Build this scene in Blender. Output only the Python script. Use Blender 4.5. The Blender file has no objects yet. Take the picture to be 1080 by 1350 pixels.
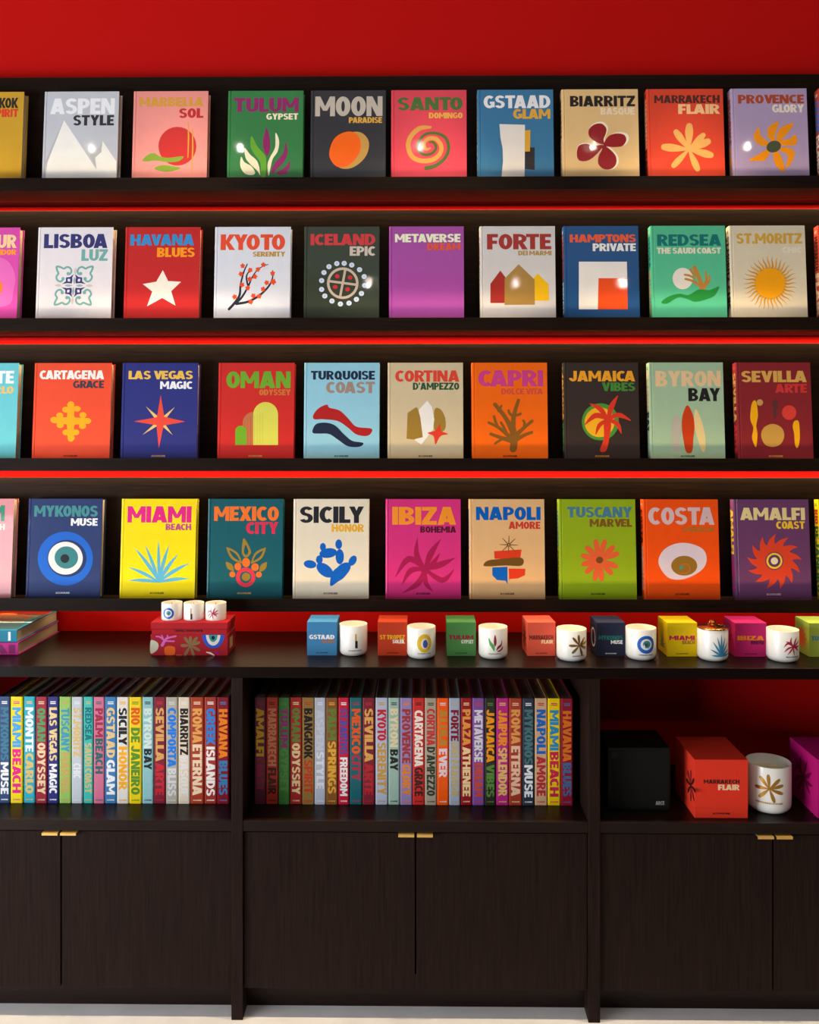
import bpy, bmesh, math, random
from mathutils import Vector, Matrix, Euler
random.seed(7)
R = math.radians
sc = bpy.context.scene
COL = sc.collection

# ------------------------------------------------------------------ camera
FPX, PX0, PY0, YAW, CAMZ = 1160.0, 540.0, 565.0, 0.01134, 1.788
cam_d = bpy.data.cameras.new('camera')
cam = bpy.data.objects.new('camera', cam_d); COL.objects.link(cam)
cam_d.sensor_fit = 'AUTO'; cam_d.sensor_width = 36.0
cam_d.lens = FPX / 1350 * 36.0
cam_d.shift_y = -(675 - PY0) / 1350
cam.location = (0, 0, CAMZ); cam.rotation_euler = (R(90), 0, YAW)
sc.camera = cam

# ------------------------------------------------------------------ world, exposure
w = bpy.data.worlds.new('room_air'); sc.world = w; w.use_nodes = True
w.node_tree.nodes['Background'].inputs[0].default_value = (1.0, 0.95, 0.9, 1)
w.node_tree.nodes['Background'].inputs[1].default_value = 0.05
vs = sc.view_settings
vs.view_transform = 'Standard'; vs.look = 'None'; vs.gamma = 1.0; vs.exposure = 0.0
vs.use_curve_mapping = False
sc.cycles.use_denoising = True
sc.cycles.max_bounces = 6

def area(name, loc, rot, sx, sy, power, col, parent=None, spread=180):
    d = bpy.data.lights.new(name, 'AREA'); d.shape = 'RECTANGLE'
    d.size = sx; d.size_y = sy; d.energy = power; d.color = col; d.spread = R(spread)
    o = bpy.data.objects.new(name, d); COL.objects.link(o)
    o.location = loc; o.rotation_euler = rot; o.parent = parent
    return o

# shop window behind the viewer (a little to the left), added soft overhead fill, track spots
E_WINDOW, E_FILL, E_SPOT, E_SPOT2, E_GROOVE, E_WASH, E_COVE = 248, 15, 9, 12, 3.0, 20.0, 0.95
area('shop_window_light', (-4.2, -0.1, 1.0), (R(86), 0, R(-57)), 3.2, 1.5, E_WINDOW, (0.90, 0.96, 1.0))
area('overhead_fill_light', (0.1, -0.4, 4.2), (R(35), 0, 0), 3.4, 1.6, E_FILL, (0.90, 0.95, 1.0))  # unseen fill lamp, added to brighten the upper rows
for row, y_, xs_, e_ in ((0, 0.27, (-2.2, -1.2, 0.0, 1.15, 2.18), E_SPOT), (1, -2.5, (-0.5, 0.95, 2.0), E_SPOT2)):
    for sx in xs_:
        d = bpy.data.lights.new('track_spot', 'SPOT'); d.energy = e_; d.color = (1.0, 0.88, 0.74)
        d.spot_size = R(80); d.spot_blend = 1.0; d.shadow_soft_size = 0.009
        o = bpy.data.objects.new('track_spot', d); COL.objects.link(o)
        o.location = (sx, y_, 4.12)
        o.rotation_euler = (Vector((sx, 3.0, 2.5 if row == 0 else 1.9)) - o.location).to_track_quat('-Z', 'Y').to_euler()

for sx in (-1.65, -0.8, 0.05, 0.9, 1.75):                     # steep warm downlights over the counter
    d = bpy.data.lights.new('downlight', 'SPOT'); d.energy = 290; d.color = (1.0, 0.80, 0.56)
    d.spot_size = R(30); d.spot_blend = 0.8; d.shadow_soft_size = 0.04
    o = bpy.data.objects.new('downlight', d); COL.objects.link(o)
    o.location = (sx, 2.54, 4.15)
    o.rotation_euler = (Vector((sx, 2.83, 1.1)) - o.location).to_track_quat('-Z', 'Y').to_euler()

# ------------------------------------------------------------------ pixel -> point helpers
FW = Vector((-math.sin(YAW), math.cos(YAW), 0)); RT = Vector((math.cos(YAW), math.sin(YAW), 0))
CAMP = Vector((0, 0, CAMZ))
def ray(px, py): return FW + RT * ((px - PX0) / FPX) + Vector((0, 0, (PY0 - py) / FPX))
def at(px, py, Y): d = ray(px, py); return CAMP + d * (Y / d.y)
def xat(px, Y): return at(px, PY0, Y).x

# ------------------------------------------------------------------ materials
MATS = {}
def lin(c):
    c = c / 255.0
    return c / 12.92 if c <= 0.04045 else ((c + 0.055) / 1.055) ** 2.4
def rgb(c): return (lin(c[0]), lin(c[1]), lin(c[2]), 1)
def mat(name, c, rough=0.5, metal=0.0, coat=0.0, bump=0.0, bscale=40, var=0.0, spec=0.5, coat_rough=0.12):
    if name in MATS: return MATS[name]
    m = bpy.data.materials.new(name); m.use_nodes = True
    nt = m.node_tree; b = nt.nodes['Principled BSDF']
    b.inputs['Base Color'].default_value = rgb(c); b.inputs['Roughness'].default_value = rough
    b.inputs['Metallic'].default_value = metal; b.inputs['Specular IOR Level'].default_value = spec
    b.inputs['Coat Weight'].default_value = coat; b.inputs['Coat Roughness'].default_value = coat_rough
    tc = nt.nodes.new('ShaderNodeTexCoord')
    if bump or var:
        n = nt.nodes.new('ShaderNodeTexNoise'); n.inputs['Scale'].default_value = bscale
        n.inputs['Detail'].default_value = 4
        nt.links.new(tc.outputs['Object'], n.inputs['Vector'])
        if bump:
            bp = nt.nodes.new('ShaderNodeBump'); bp.inputs['Strength'].default_value = bump
            bp.inputs['Distance'].default_value = 0.004
            nt.links.new(n.outputs['Fac'], bp.inputs['Height'])
            nt.links.new(bp.outputs['Normal'], b.inputs['Normal'])
            if coat: nt.links.new(bp.outputs['Normal'], b.inputs['Coat Normal'])
        if var:
            mx = nt.nodes.new('ShaderNodeMix'); mx.data_type = 'RGBA'
            mx.inputs[6].default_value = rgb([max(0, v * (1 - var)) for v in c])
            mx.inputs[7].default_value = rgb([min(255, v * (1 + var)) for v in c])
            nt.links.new(n.outputs['Fac'], mx.inputs[0]); nt.links.new(mx.outputs[2], b.inputs['Base Color'])
    MATS[name] = m
    return m
def ink(c):        # printed, film-wrapped paper
    return mat('print_%02x%02x%02x' % tuple(c), c, 0.5, 0, 0.22, 0.035, 22, 0.03, 0.12, 0.04)
def wood(name, axis, dark=(27, 17, 14), light=(50, 33, 27), rough=0.42, spec=0.2):
    if name in MATS: return MATS[name]
    m = bpy.data.materials.new(name); m.use_nodes = True
    nt = m.node_tree; b = nt.nodes['Principled BSDF']
    tc = nt.nodes.new('ShaderNodeTexCoord'); mp = nt.nodes.new('ShaderNodeMapping')
    s = [55, 55, 55]; s[axis] = 1.6
    mp.inputs['Scale'].default_value = s
    nt.links.new(tc.outputs['Object'], mp.inputs['Vector'])
    n = nt.nodes.new('ShaderNodeTexNoise'); n.inputs['Scale'].default_value = 3.0
    n.inputs['Detail'].default_value = 8; n.inputs['Roughness'].default_value = 0.65; n.inputs['Distortion'].default_value = 0.6
    nt.links.new(mp.outputs['Vector'], n.inputs['Vector'])
    r = nt.nodes.new('ShaderNodeValToRGB')
    r.color_ramp.elements[0].position = 0.3; r.color_ramp.elements[0].color = rgb(dark)
    r.color_ramp.elements[1].position = 0.72; r.color_ramp.elements[1].color = rgb(light)
    nt.links.new(n.outputs['Fac'], r.inputs['Fac']); nt.links.new(r.outputs['Color'], b.inputs['Base Color'])
    bp = nt.nodes.new('ShaderNodeBump'); bp.inputs['Strength'].default_value = 0.12; bp.inputs['Distance'].default_value = 0.001
    nt.links.new(n.outputs['Fac'], bp.inputs['Height']); nt.links.new(bp.outputs['Normal'], b.inputs['Normal'])
    b.inputs['Roughness'].default_value = rough; b.inputs['Specular IOR Level'].default_value = spec
    MATS[name] = m
    return m
WOOD_X = wood('dark_oak_along', 0, (18, 10, 8), (36, 22, 17), 0.36, 0.16); WOOD_Z = wood('dark_oak_upright', 2, (23, 14, 12), (42, 28, 23), 0.5, 0.07)
WOOD_L = wood('black_oak_ledge', 0, (13, 8, 6), (34, 21, 13), 0.5, 0.06)
RED = mat('red_wall_paint', (186, 12, 9), 0.75, 0, 0, 0.04, 220, 0.03, 0.08)
PAGES = None
def pages_mat():
    if 'page_edges' in MATS: return MATS['page_edges']
    m = bpy.data.materials.new('page_edges'); m.use_nodes = True
    nt = m.node_tree; b = nt.nodes['Principled BSDF']
    tc = nt.nodes.new('ShaderNodeTexCoord'); mp = nt.nodes.new('ShaderNodeMapping'); mp.inputs['Scale'].default_value = (2, 900, 2)
    n = nt.nodes.new('ShaderNodeTexNoise'); n.inputs['Scale'].default_value = 1.0; n.inputs['Detail'].default_value = 2
    r = nt.nodes.new('ShaderNodeValToRGB')
    r.color_ramp.elements[0].position = 0.3; r.color_ramp.elements[0].color = rgb((150, 130, 105))
    r.color_ramp.elements[1].position = 0.7; r.color_ramp.elements[1].color = rgb((205, 188, 160))
    nt.links.new(tc.outputs['Object'], mp.inputs['Vector']); nt.links.new(mp.outputs['Vector'], n.inputs['Vector'])
    nt.links.new(n.outputs['Fac'], r.inputs['Fac']); nt.links.new(r.outputs['Color'], b.inputs['Base Color'])
    b.inputs['Roughness'].default_value = 0.8
    MATS['page_edges'] = m
    return m
PAGES = pages_mat()
CERAMIC = mat('white_ceramic', (246, 241, 232), 0.32, 0, 0.3, 0, 40, 0.015)
WAX = mat('cream_wax', (242, 222, 172), 0.5, 0, 0, 0.1, 60, 0.02)
WICK = mat('cotton_wick', (120, 95, 65), 0.9, 0, 0, 0.2, 300, 0.1)
BRASS = mat('brushed_brass', (232, 188, 104), 0.4, 0.6, 0, 0.05, 150, 0.05)
GOLD = mat('gold_foil', (190, 142, 60), 0.3, 0.85, 0, 0.03, 90, 0.05)
COPPER = mat('polished_copper_gold', (205, 130, 62), 0.18, 1.0, 0, 0.02, 60, 0.03)
BLACKBOX = mat('black_board', (13, 13, 12), 0.5, 0, 0, 0.03, 120, 0.06, 0.2)
def glow_strip():
    m = bpy.data.materials.new('led_diffuser'); m.use_nodes = True
    b = m.node_tree.nodes['Principled BSDF']; b.inputs['Base Color'].default_value = (1, .9, .7, 1)
    b.inputs['Emission Color'].default_value = (1, .74, .42, 1); b.inputs['Emission Strength'].default_value = 3
    m.cycles.emission_sampling = 'NONE'
    return m
LED = glow_strip()
DIFF = mat('smoked_diffuser', (40, 30, 26), 0.5, 0, 0, 0.02, 60, 0.03, 0.2)

# ------------------------------------------------------------------ object helpers
class MB:
    def __init__(s): s.v = []; s.f = []; s.m = []; s.mats = []
    def mi(s, m):
        if m not in s.mats: s.mats.append(m)
        return s.mats.index(m)
    def face(s, pts, m):
        b = len(s.v); s.v += [tuple(p) for p in pts]; s.f.append(list(range(b, b + len(pts)))); s.m.append(s.mi(m))
    def box(s, x0, x1, y0, y1, z0, z1, m):
        b = len(s.v)
        s.v += [(x0, y0, z0), (x1, y0, z0), (x1, y1, z0), (x0, y1, z0), (x0, y0, z1), (x1, y0, z1), (x1, y1, z1), (x0, y1, z1)]
        for q in ((0, 3, 2, 1), (4, 5, 6, 7), (0, 1, 5, 4), (1, 2, 6, 5), (2, 3, 7, 6), (3, 0, 4, 7)):
            s.f.append([b + i for i in q]); s.m.append(s.mi(m))
    def prism(s, prof, fn, a0, a1, m):       # prof: 2-D outline (ccw), fn(p, a) -> xyz
        b = len(s.v); n = len(prof)
        s.v += [tuple(fn(p, a0)) for p in prof] + [tuple(fn(p, a1)) for p in prof]
        k = s.mi(m)
        for i in range(n):
            j = (i + 1) % n
            s.f.append([b + i, b + j, b + n + j, b + n + i]); s.m.append(k)
        s.f.append([b + i for i in range(n)][::-1]); s.m.append(k)
        s.f.append([b + n + i for i in range(n)]); s.m.append(k)
    def lathe(s, prof, m, seg=40, cx=0, cy=0):
        b = len(s.v); k = s.mi(m)
        for r_, z in prof:
            for i in range(seg):
                a = 2 * math.pi * i / seg
                s.v.append((cx + r_ * math.cos(a), cy + r_ * math.sin(a), z))
        for j in range(len(prof) - 1):
            for i in range(seg):
                i2 = (i + 1) % seg
                s.f.append([b + j * seg + i, b + j * seg + i2, b + (j + 1) * seg + i2, b + (j + 1) * seg + i]); s.m.append(k)
        if prof[0][0] > 1e-6: s.f.append([b + i for i in range(seg)][::-1]); s.m.append(k)
        if prof[-1][0] > 1e-6: s.f.append([b + (len(prof) - 1) * seg + i for i in range(seg)]); s.m.append(k)
    def build(s, name, parent=None, smooth=False, bevel=0, fix=False):
        me = bpy.data.meshes.new(name); me.from_pydata(s.v, [], s.f)
        for m in s.mats: me.materials.append(m)
        me.polygons.foreach_set('material_index', s.m)
        if smooth: me.polygons.foreach_set('use_smooth', [True] * len(s.f))
        if fix:
            bm = bmesh.new(); bm.from_mesh(me); bmesh.ops.remove_doubles(bm, verts=bm.verts, dist=1e-6)
            bmesh.ops.recalc_face_normals(bm, faces=bm.faces); bm.to_mesh(me); bm.free()
        me.update()
        o = bpy.data.objects.new(name, me); COL.objects.link(o); o.parent = parent
        if bevel:
            md = o.modifiers.new('bevel', 'BEVEL'); md.width = bevel; md.segments = 2; md.limit_method = 'ANGLE'; md.angle_limit = R(40)
        if smooth:
            md = o.modifiers.new('edges', 'EDGE_SPLIT'); md.split_angle = R(40)
        return o
def thing(name, label, cat, loc=(0, 0, 0), rot=(0, 0, 0), group=None):
    o = bpy.data.objects.new(name, None); COL.objects.link(o)
    o.empty_display_size = 0.05; o.location = loc; o.rotation_euler = rot
    o['label'] = label; o['category'] = cat
    if group: o['group'] = group
    return o
def structure(o): o['kind'] = 'structure'; return o

# ------------------------------------------------------------------ room shell
YW = 3.118
m = MB(); m.box(-4, 4, YW, YW + 0.12, 0, 4.3, RED); structure(m.build('wall_back'))
FLOOR = mat('pale_concrete', (226, 222, 220), 0.5, 0, 0, 0.08, 9, 0.07)
m = MB(); m.box(-4, 4, -3.6, YW + 0.12, -0.1, 0, FLOOR); structure(m.build('floor'))
m = MB(); m.box(-4, 4, -3.6, YW + 0.12, 4.3, 4.4, mat('ceiling_paint', (215, 210, 205), 0.8, 0, 0, 0.03, 60, 0.02)); structure(m.build('ceiling'))

# ------------------------------------------------------------------ display ledges
YL, LEDX = 2.9, 2.35
ledge_z = [CAMZ + (PY0 - y) / (FPX / YL) for y in (233, 418.7, 604.3, 790)]
TH = 0.0418
BT = 0.035; LEAN = math.asin(0.027 / 0.3365); YBK = 0.069; BOTZ = -0.0134
FLOORZ = BOTZ - BT * math.sin(LEAN)
names = ['top', 'second', 'third', 'bottom']
for i, z0 in enumerate(ledge_z):
    t = thing('display_ledge', ['dark wood display ledge, the topmost, holding the row from grey ASPEN to lilac PROVENCE books',
                                'dark wood display ledge second from top, holding the row from LISBOA to ST.MORITZ books',
                                'dark wood display ledge third from top, holding the row from CARTAGENA to SEVILLA books',
                                'dark wood display ledge, the lowest, just above the countertop with candles'][i],
              'shelf', (0, YL, z0), group='dark wood display ledges on the red wall')
    zl = -0.0265
    dW = YW - YL - 0.001
    prof = [(0, -TH), (0.0, 0), (0.006, 0), (0.006, -0.0285), (0.022, -0.0285), (0.022, FLOORZ), (dW, FLOORZ), (dW, -TH)]
    m = MB(); m.prism(prof[::-1], lambda p, a: (a, p[0], p[1]), -LEDX, LEDX, WOOD_L)
    m.build('ledge_board', t, fix=True)
    m = MB(); m.box(-LEDX, LEDX, 0.148, 0.168, FLOORZ, 0.392, WOOD_L); m.build('back_panel', t, bevel=0.001)
    m = MB(); m.box(-LEDX, LEDX, 0.0112, 0.0152, -0.0285, zl - 0.0004, LED); m.build('light_strip', t)
    m = MB(); m.box(-LEDX, LEDX, 0.137, 0.143, -TH - 0.0005, -TH + 0.001, DIFF); m.build('light_strip', t)
    area('ledge_uplight', (0, 0.0132, zl), (R(180), 0, 0), 2 * LEDX, 0.0022, E_GROOVE, (1.0, 0.72, 0.36), t)
    area('ledge_downlight', (0, 0.140, -TH - 0.0012), (0, 0, 0), 2 * LEDX, 0.006, E_WASH * (0.15 if i == 3 else 1), (1.0, 0.74, 0.40), t)
    if i:
        area('cove_light', (0, 0.170, 0.378), (R(90), 0, 0), 2 * LEDX, 0.016, E_COVE * (1.25, 1.25, 0.9, 0.62)[i], (1.0, 0.80, 0.55), t, 95)

# ------------------------------------------------------------------ counter and cabinets
YC = 2.653
CH = 1.068
WOOD_C = wood('dark_oak_counter', 0, (9, 4, 3), (22, 10, 7), 0.3, 0.1)
m = MB(); m.box(-LEDX, LEDX, YC, YW, CH - 0.0335, CH, WOOD_C)
o = m.build('countertop', None, bevel=0.0012)
o['label'] = 'long dark wood countertop carrying candles, boxes and the stacked books'; o['category'] = 'countertop'
SH = 0.602                                     # top of the compartment shelf
posts = [(-147 - 15, -147), (305, 320), (776, 791.5), (1247, 1262)]
px_ = [(xat(a, YC), xat(b, YC)) for a, b in posts]
def handle(parent, x0, x1, ztop):
    m = MB()
    m.box(x0, x1, -0.014, 0.020, ztop, ztop + 0.0015, BRASS)
    m.box(x0, x1, -0.0155, -0.014, ztop - 0.004, ztop + 0.0015, BRASS)
    return m.build('handle', parent, bevel=0.0003)
cab_labels = ['dark wood cabinet at left, its open bay filled with spine-out books',
              'middle dark wood cabinet between the two uprights, books in its open bay',
              'dark wood cabinet at right, its open bay holding black, red and magenta boxes']
gaps = [78.5, 548, 1021.5]
for k in range(3):
    xl, xr = px_[k][1], px_[k + 1][0]
    t = thing('cabinet', cab_labels[k], 'cabinet', ((xl + xr) / 2, YC, 0), group='dark wood cabinets under the counter')
    cx = (xl + xr) / 2; hw = (xr - xl) / 2
    if k == 1: sides = [px_[1], px_[2]]
    else: sides = [px_[0]] if k == 0 else [px_[3]]
    for a, b in sides:
        m = MB(); m.box(a - cx, b - cx, 0, YW - YC, 0, CH - 0.0335, WOOD_Z); m.build('side_panel', t, bevel=0.001)
    m = MB(); m.box(-hw, hw, 0.002, YW - YC, SH - 0.032, SH, WOOD_X); m.build('shelf_board', t, bevel=0.001)
    m = MB(); m.box(-hw, hw, 0.07, 0.09, 0, 0.088, WOOD_X); m.build('plinth', t)
    m = MB(); m.box(-hw, hw, 0.07, YW - YC, 0.088, 0.1, WOOD_X); m.build('bottom_board', t)
    g = xat(gaps[k], YC) - cx
    ztop = SH - 0.0345
    for s in (0, 1):
        a, b = (-hw + 0.002, g - 0.0025) if s == 0 else (g + 0.0025, hw - 0.002)
        m = MB(); m.box(a, b, 0.012, 0.032, 0.09, ztop - 0.004, WOOD_Z)
        d = m.build('door', t, bevel=0.0008)
        ha, hb = (g - 0.052, g - 0.004) if s == 0 else (g + 0.004, g + 0.052)
        m = MB(); zt = ztop - 0.004
        m.box(ha, hb, -0.006, 0.032, zt, zt + 0.0016, BRASS); m.box(ha, hb, -0.006, -0.0045, zt - 0.0055, zt, BRASS)
        m.build('handle', d)

# ------------------------------------------------------------------ lettering
def ring(cx, cy, rx, ry, tx, ty, a0, a1, n=14):
    out = []
    for i in range(n):
        t0 = R(a0 + (a1 - a0) * i / n); t1 = R(a0 + (a1 - a0) * (i + 1) / n)
        c0, s0, c1, s1 = math.cos(t0), math.sin(t0), math.cos(t1), math.sin(t1)
        out.append([(cx + rx * c0, cy + ry * s0), (cx + rx * c1, cy + ry * s1),
                    (cx + (rx - tx) * c1, cy + (ry - ty) * s1), (cx + (rx - tx) * c0, cy + (ry - ty) * s0)])
    return out
def rc(x0, y0, x1, y1): return [[[(x0, y0), (x1, y0), (x1, y1), (x0, y1)]]]
def bowl(x0, xm, x1, y0, y1, tx, ty):
    return [[[(x0, y1 - ty), (xm, y1 - ty), (xm, y1), (x0, y1)], [(x0, y0), (xm, y0), (xm, y0 + ty), (x0, y0 + ty)]] +
            ring(xm, (y0 + y1) / 2, x1 - xm, (y1 - y0) / 2, tx, ty, -90, 90, 8)]
def pl(*p): return [[list(p)]]
ST = 0.30
GL = {  # width, list of strokes (each stroke = list of polygons that do not overlap)
 'A': (.88, pl((0, 0), (.30, 0), (.57, 1), (.26, 1)) + pl((.88, 0), (.62, 1), (.31, 1), (.58, 0)) + rc(.2, .14, .68, .36)),
 'B': (.74, rc(0, 0, ST, 1) + bowl(.2, .36, .70, .47, 1, .25, .17) + bowl(.2, .36, .74, 0, .55, .26, .18)),
 'C': (.70, [ring(.42, .5, .42, .5, .29, .22, 50, 310, 18)]),
 'D': (.80, rc(0, 0, ST, 1) + bowl(.2, .33, .80, 0, 1, .28, .2)),
 'E': (.62, rc(0, 0, ST, 1) + rc(.2, .79, .62, 1) + rc(.2, .4, .57, .6) + rc(.2, 0, .62, .21)),
 'F': (.60, rc(0, 0, ST, 1) + rc(.2, .78, .60, 1) + rc(.2, .36, .55, .57)),
 'G': (.80, [ring(.43, .5, .43, .5, .28, .21, 48, 330, 18)] + rc(.45, .34, .80, .52) + rc(.56, .08, .80, .40)),
 'H': (.82, rc(0, 0, ST, 1) + rc(.545, 0, .82, 1) + rc(.2, .39, .6, .60)),
 'I': (.28, rc(0, 0, .28, 1)),
 'J': (.58, rc(.305, .3, .58, 1) + [ring(.26, .32, .32, .32, .275, .2, 180, 360, 10)]),
 'K': (.82, rc(0, 0, ST, 1) + pl((.22, .44), (.50, 1), (.82, 1), (.46, .44)) + pl((.22, .56), (.46, .56), (.84, 0), (.50, 0))),
 'L': (.60, rc(0, 0, ST, 1) + rc(.2, 0, .60, .22)),
 'M': (1.02, rc(0, 0, .25, 1) + rc(.77, 0, 1.02, 1) + pl((.0, 1), (.26, 1), (.62, .28), (.40, .28)) + pl((1.02, 1), (.62, .28), (.40, .28), (.76, 1))),
 'N': (.82, rc(0, 0, .25, 1) + rc(.57, 0, .82, 1) + pl((0, 1), (.30, 1), (.82, 0), (.52, 0))),
 'O': (.76, [ring(.38, .5, .38, .5, .29, .23, 0, 360, 24)]),
 'P': (.72, rc(0, 0, ST, 1) + bowl(.2, .34, .72, .36, 1, .26, .19)),
 'Q': (.80, [ring(.38, .5, .38, .5, .29, .23, 0, 360, 24)] + pl((.42, .28), (.56, .36), (.82, .02), (.62, -.06))),
 'R': (.78, rc(0, 0, ST, 1) + bowl(.2, .34, .74, .40, 1, .26, .18) + pl((.25, .48), (.52, .48), (.80, 0), (.49, 0))),
 'S': (.70, [ring(.36, .715, .35, .285, .25, .18, 25, 270, 14)] + [ring(.34, .295, .36, .295, .26, .18, 90, -158, 14)]),
 'T': (.72, rc(0, .79, .72, 1) + rc(.22, 0, .50, .85)),
 'U': (.78, rc(0, .38, ST, 1) + rc(.505, .38, .78, 1) + [ring(.39, .39, .39, .39, .275, .2, 180, 360, 14)]),
 'V': (.82, pl((0, 1), (.30, 1), (.54, 0), (.28, 0)) + pl((.82, 1), (.54, 0), (.28, 0), (.54, 1))),
 'W': (1.14, pl((0, 1), (.27, 1), (.46, 0), (.22, 0)) + pl((.70, 1), (.46, 0), (.22, 0), (.46, 1)) + pl((.44, 1), (.70, 1), (.92, 0), (.68, 0)) + pl((1.14, 1), (.92, 0), (.68, 0), (.87, 1))),
 'X': (.82, pl((0, 1), (.31, 1), (.82, 0), (.51, 0)) + pl((.82, 1), (.31, 0), (0, 0), (.51, 1))),
 'Y': (.80, pl((0, 1), (.30, 1), (.53, .42), (.27, .42)) + pl((.80, 1), (.53, .42), (.27, .42), (.50, 1)) + rc(.265, 0, .535, .46)),
 'Z': (.70, rc(0, .79, .70, 1) + rc(0, 0, .70, .21) + pl((.0, .18), (.32, .18), (.70, .82), (.38, .82))),
 '.': (.24, rc(0, 0, .24, .24)), "'": (.2, rc(0, .7, .2, 1)), ' ': (.22, []),
}
PSTEP = 2.4e-5
KERN = set('CA FA LT LY LV AV VA AY YA PA TA AT RT OA AO YO KY KO GA LO TO LA RA DA AC AG VE'.split())
def text_faces(txt, x0, y0, x1, y1):
    """(polygon, layer) list filling the box, y up"""
    gap = .035; kern = lambda a, b: -.11 if a + b in KERN else 0
    wd = sum(GL[c][0] for c in txt) + gap * (len(txt) - 1) + sum(kern(a, b) for a, b in zip(txt, txt[1:]))
    fx = (x1 - x0) / wd; fy = (y1 - y0); x = 0; out = []
    for ci, c in enumerate(txt):
        gw, strokes = GL[c]
        if ci: x += kern(txt[ci - 1], c)
        for li, polys in enumerate(strokes):
            for p in polys:
                out.append(([(x0 + (x + q[0]) * fx, y0 + q[1] * fy) for q in p], li))
        x += gw + gap
    return out

# ------------------------------------------------------------------ drawing primitives (2-D, any units)
def spline(pts, closed, k=5):
    n = len(pts); out = []
    rng = range(n) if closed else range(n - 1)
    for i in rng:
        if closed: p0, p1, p2, p3 = pts[(i - 1) % n], pts[i], pts[(i + 1) % n], pts[(i + 2) % n]
        else: p0, p1, p2, p3 = pts[max(i - 1, 0)], pts[i], pts[i + 1], pts[min(i + 2, n - 1)]
        for j in range(k):
            t = j / k
            out.append(tuple(0.5 * (2 * b + (c - a) * t + (2 * a - 5 * b + 4 * c - d) * t * t + (3 * b - a - 3 * c + d) * t ** 3)
                             for a, b, c, d in zip(p0, p1, p2, p3)))
    if not closed: out.append(tuple(pts[-1]))
    return out
def ell(cx, cy, rx, ry, rot=0, n=28):
    c, s = math.cos(R(rot)), math.sin(R(rot)); o = []
    for i in range(n):
        a = 2 * math.pi * i / n; x, y = rx * math.cos(a), ry * math.sin(a)
        o.append((cx + x * c - y * s, cy + x * s + y * c))
    return o
def stroke(pts, k=5):
    q = spline(pts, False, k) if len(pts) > 2 else list(pts)
    L_, R_ = [], []
    for i, p in enumerate(q):
        a = q[max(i - 1, 0)]; b = q[min(i + 1, len(q) - 1)]
        dx, dy = b[0] - a[0], b[1] - a[1]; l = math.hypot(dx, dy) or 1
        nx, ny = -dy / l * max(p[2], .01) / 2, dx / l * max(p[2], .01) / 2
        L_.append((p[0] + nx, p[1] + ny)); R_.append((p[0] - nx, p[1] - ny))
    out = [[L_[i], L_[i + 1], R_[i + 1], R_[i]] for i in range(len(q) - 1)]
    for e, (o, i1) in ((0, (q[0], 1)), (1, (q[-1], -2))):
        if o[2] > 5:
            i1 = q[i1]; a = math.atan2(o[1] - i1[1], o[0] - i1[0]); r = o[2] / 2
            out.append([(o[0] + r * math.cos(a + R(b)), o[1] + r * math.sin(a + R(b))) for b in range(-90, 91, 30)])
    return out
def petal(x0, y0, x1, y1, wd, bend=0, round_=True):
    pr = (.22, .55, .85, 1.0, .8) if round_ else (.25, .8, 1.0, .6, 0)
    dx, dy = x1 - x0, y1 - y0; l = math.hypot(dx, dy); nx, ny = -dy / l, dx / l
    return [(x0 + dx * t + nx * bend * 4 * t * (1 - t), y0 + dy * t + ny * bend * 4 * t * (1 - t), wd * p)
            for t, p in zip((0, .25, .5, .78, 1), pr)]
def shapes_to_faces(sh):
    """drawing list -> [(polygon, colour, layer)]"""
    out = []; lay = 0
    for s in sh:
        k, c = s[0], s[1]
        if k == 'P': ps = [s[2]]
        elif k == 'B': ps = [spline(s[2], True)]
        elif k == 'E': ps = [ell(*s[2:])]
        elif k == 'R': cx, cy, r0, r1 = s[2:6]; ps = ring(cx, cy, r0, r0, r0 - r1, r0 - r1, 0, 360, 32)
        elif k == 'S': ps = stroke(s[2])
        elif k == 'L': ps = stroke(petal(*s[2:]))
        elif k == 'A':
            x0, x1, yt, yb = s[2:6]; r = (x1 - x0) / 2
            ps = [[(x0, yb)] + [((x0 + x1) / 2 - r * math.cos(R(a)), yt + r - r * math.sin(R(a))) for a in range(0, 181, 15)] + [(x1, yb)]]
        for p in ps: out.append((p, c, lay))
        lay += 1
    return out

# ------------------------------------------------------------------ books
BW, BH = 0.2515, 0.3365
def book_cover(wd, ht, th, c, parent):
    b = 0.003
    prof = [(0.0, .004), (.0012, .0012), (.004, 0), (.0085, 0), (.0098, .0013), (.0112, .0013), (.0125, 0), (wd, 0), (wd, b), (b, b),
            (b, th - b), (wd, th - b), (wd, th), (.0125, th), (.0112, th - .0013), (.0098, th - .0013), (.0085, th), (.004, th), (.0012, th - .0012), (0, th - .004)]
    m = MB(); m.prism(prof, lambda p, a: (p[0], p[1], a), 0, ht, ink(c))
    cov = m.build('cover', parent, fix=True)
    m = MB(); m.box(b, wd - .005, b, th - b, .004, ht - .004, PAGES); m.build('page_block', parent)
    return cov
def put(name, faces, parent, fn, mats=None):
    """faces: (poly, colour, layer) -> printed decal mesh; fn(x, y, layer) -> local point"""
    if not faces: return None
    m = MB()
    for p, c, l in faces:
        m.face([fn(q[0], q[1], l) for q in p], (mats(c) if mats else ink(c)))
    return m.build(name, parent)
def area2(p): return sum(p[i][0] * p[(i + 1) % len(p)][1] - p[(i + 1) % len(p)][0] * p[i][1] for i in range(len(p)))
def wind(faces, ccw=True):
    return [((p if (area2(p) > 0) == ccw else p[::-1]), c, l) for p, c, l in faces]
def front_fn(x, z, l): return (x, -0.00015 - l * PSTEP, z)
def spine_fn(th):
    return lambda a, z, l: (-0.00015 - l * PSTEP, th - a, z)
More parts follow.
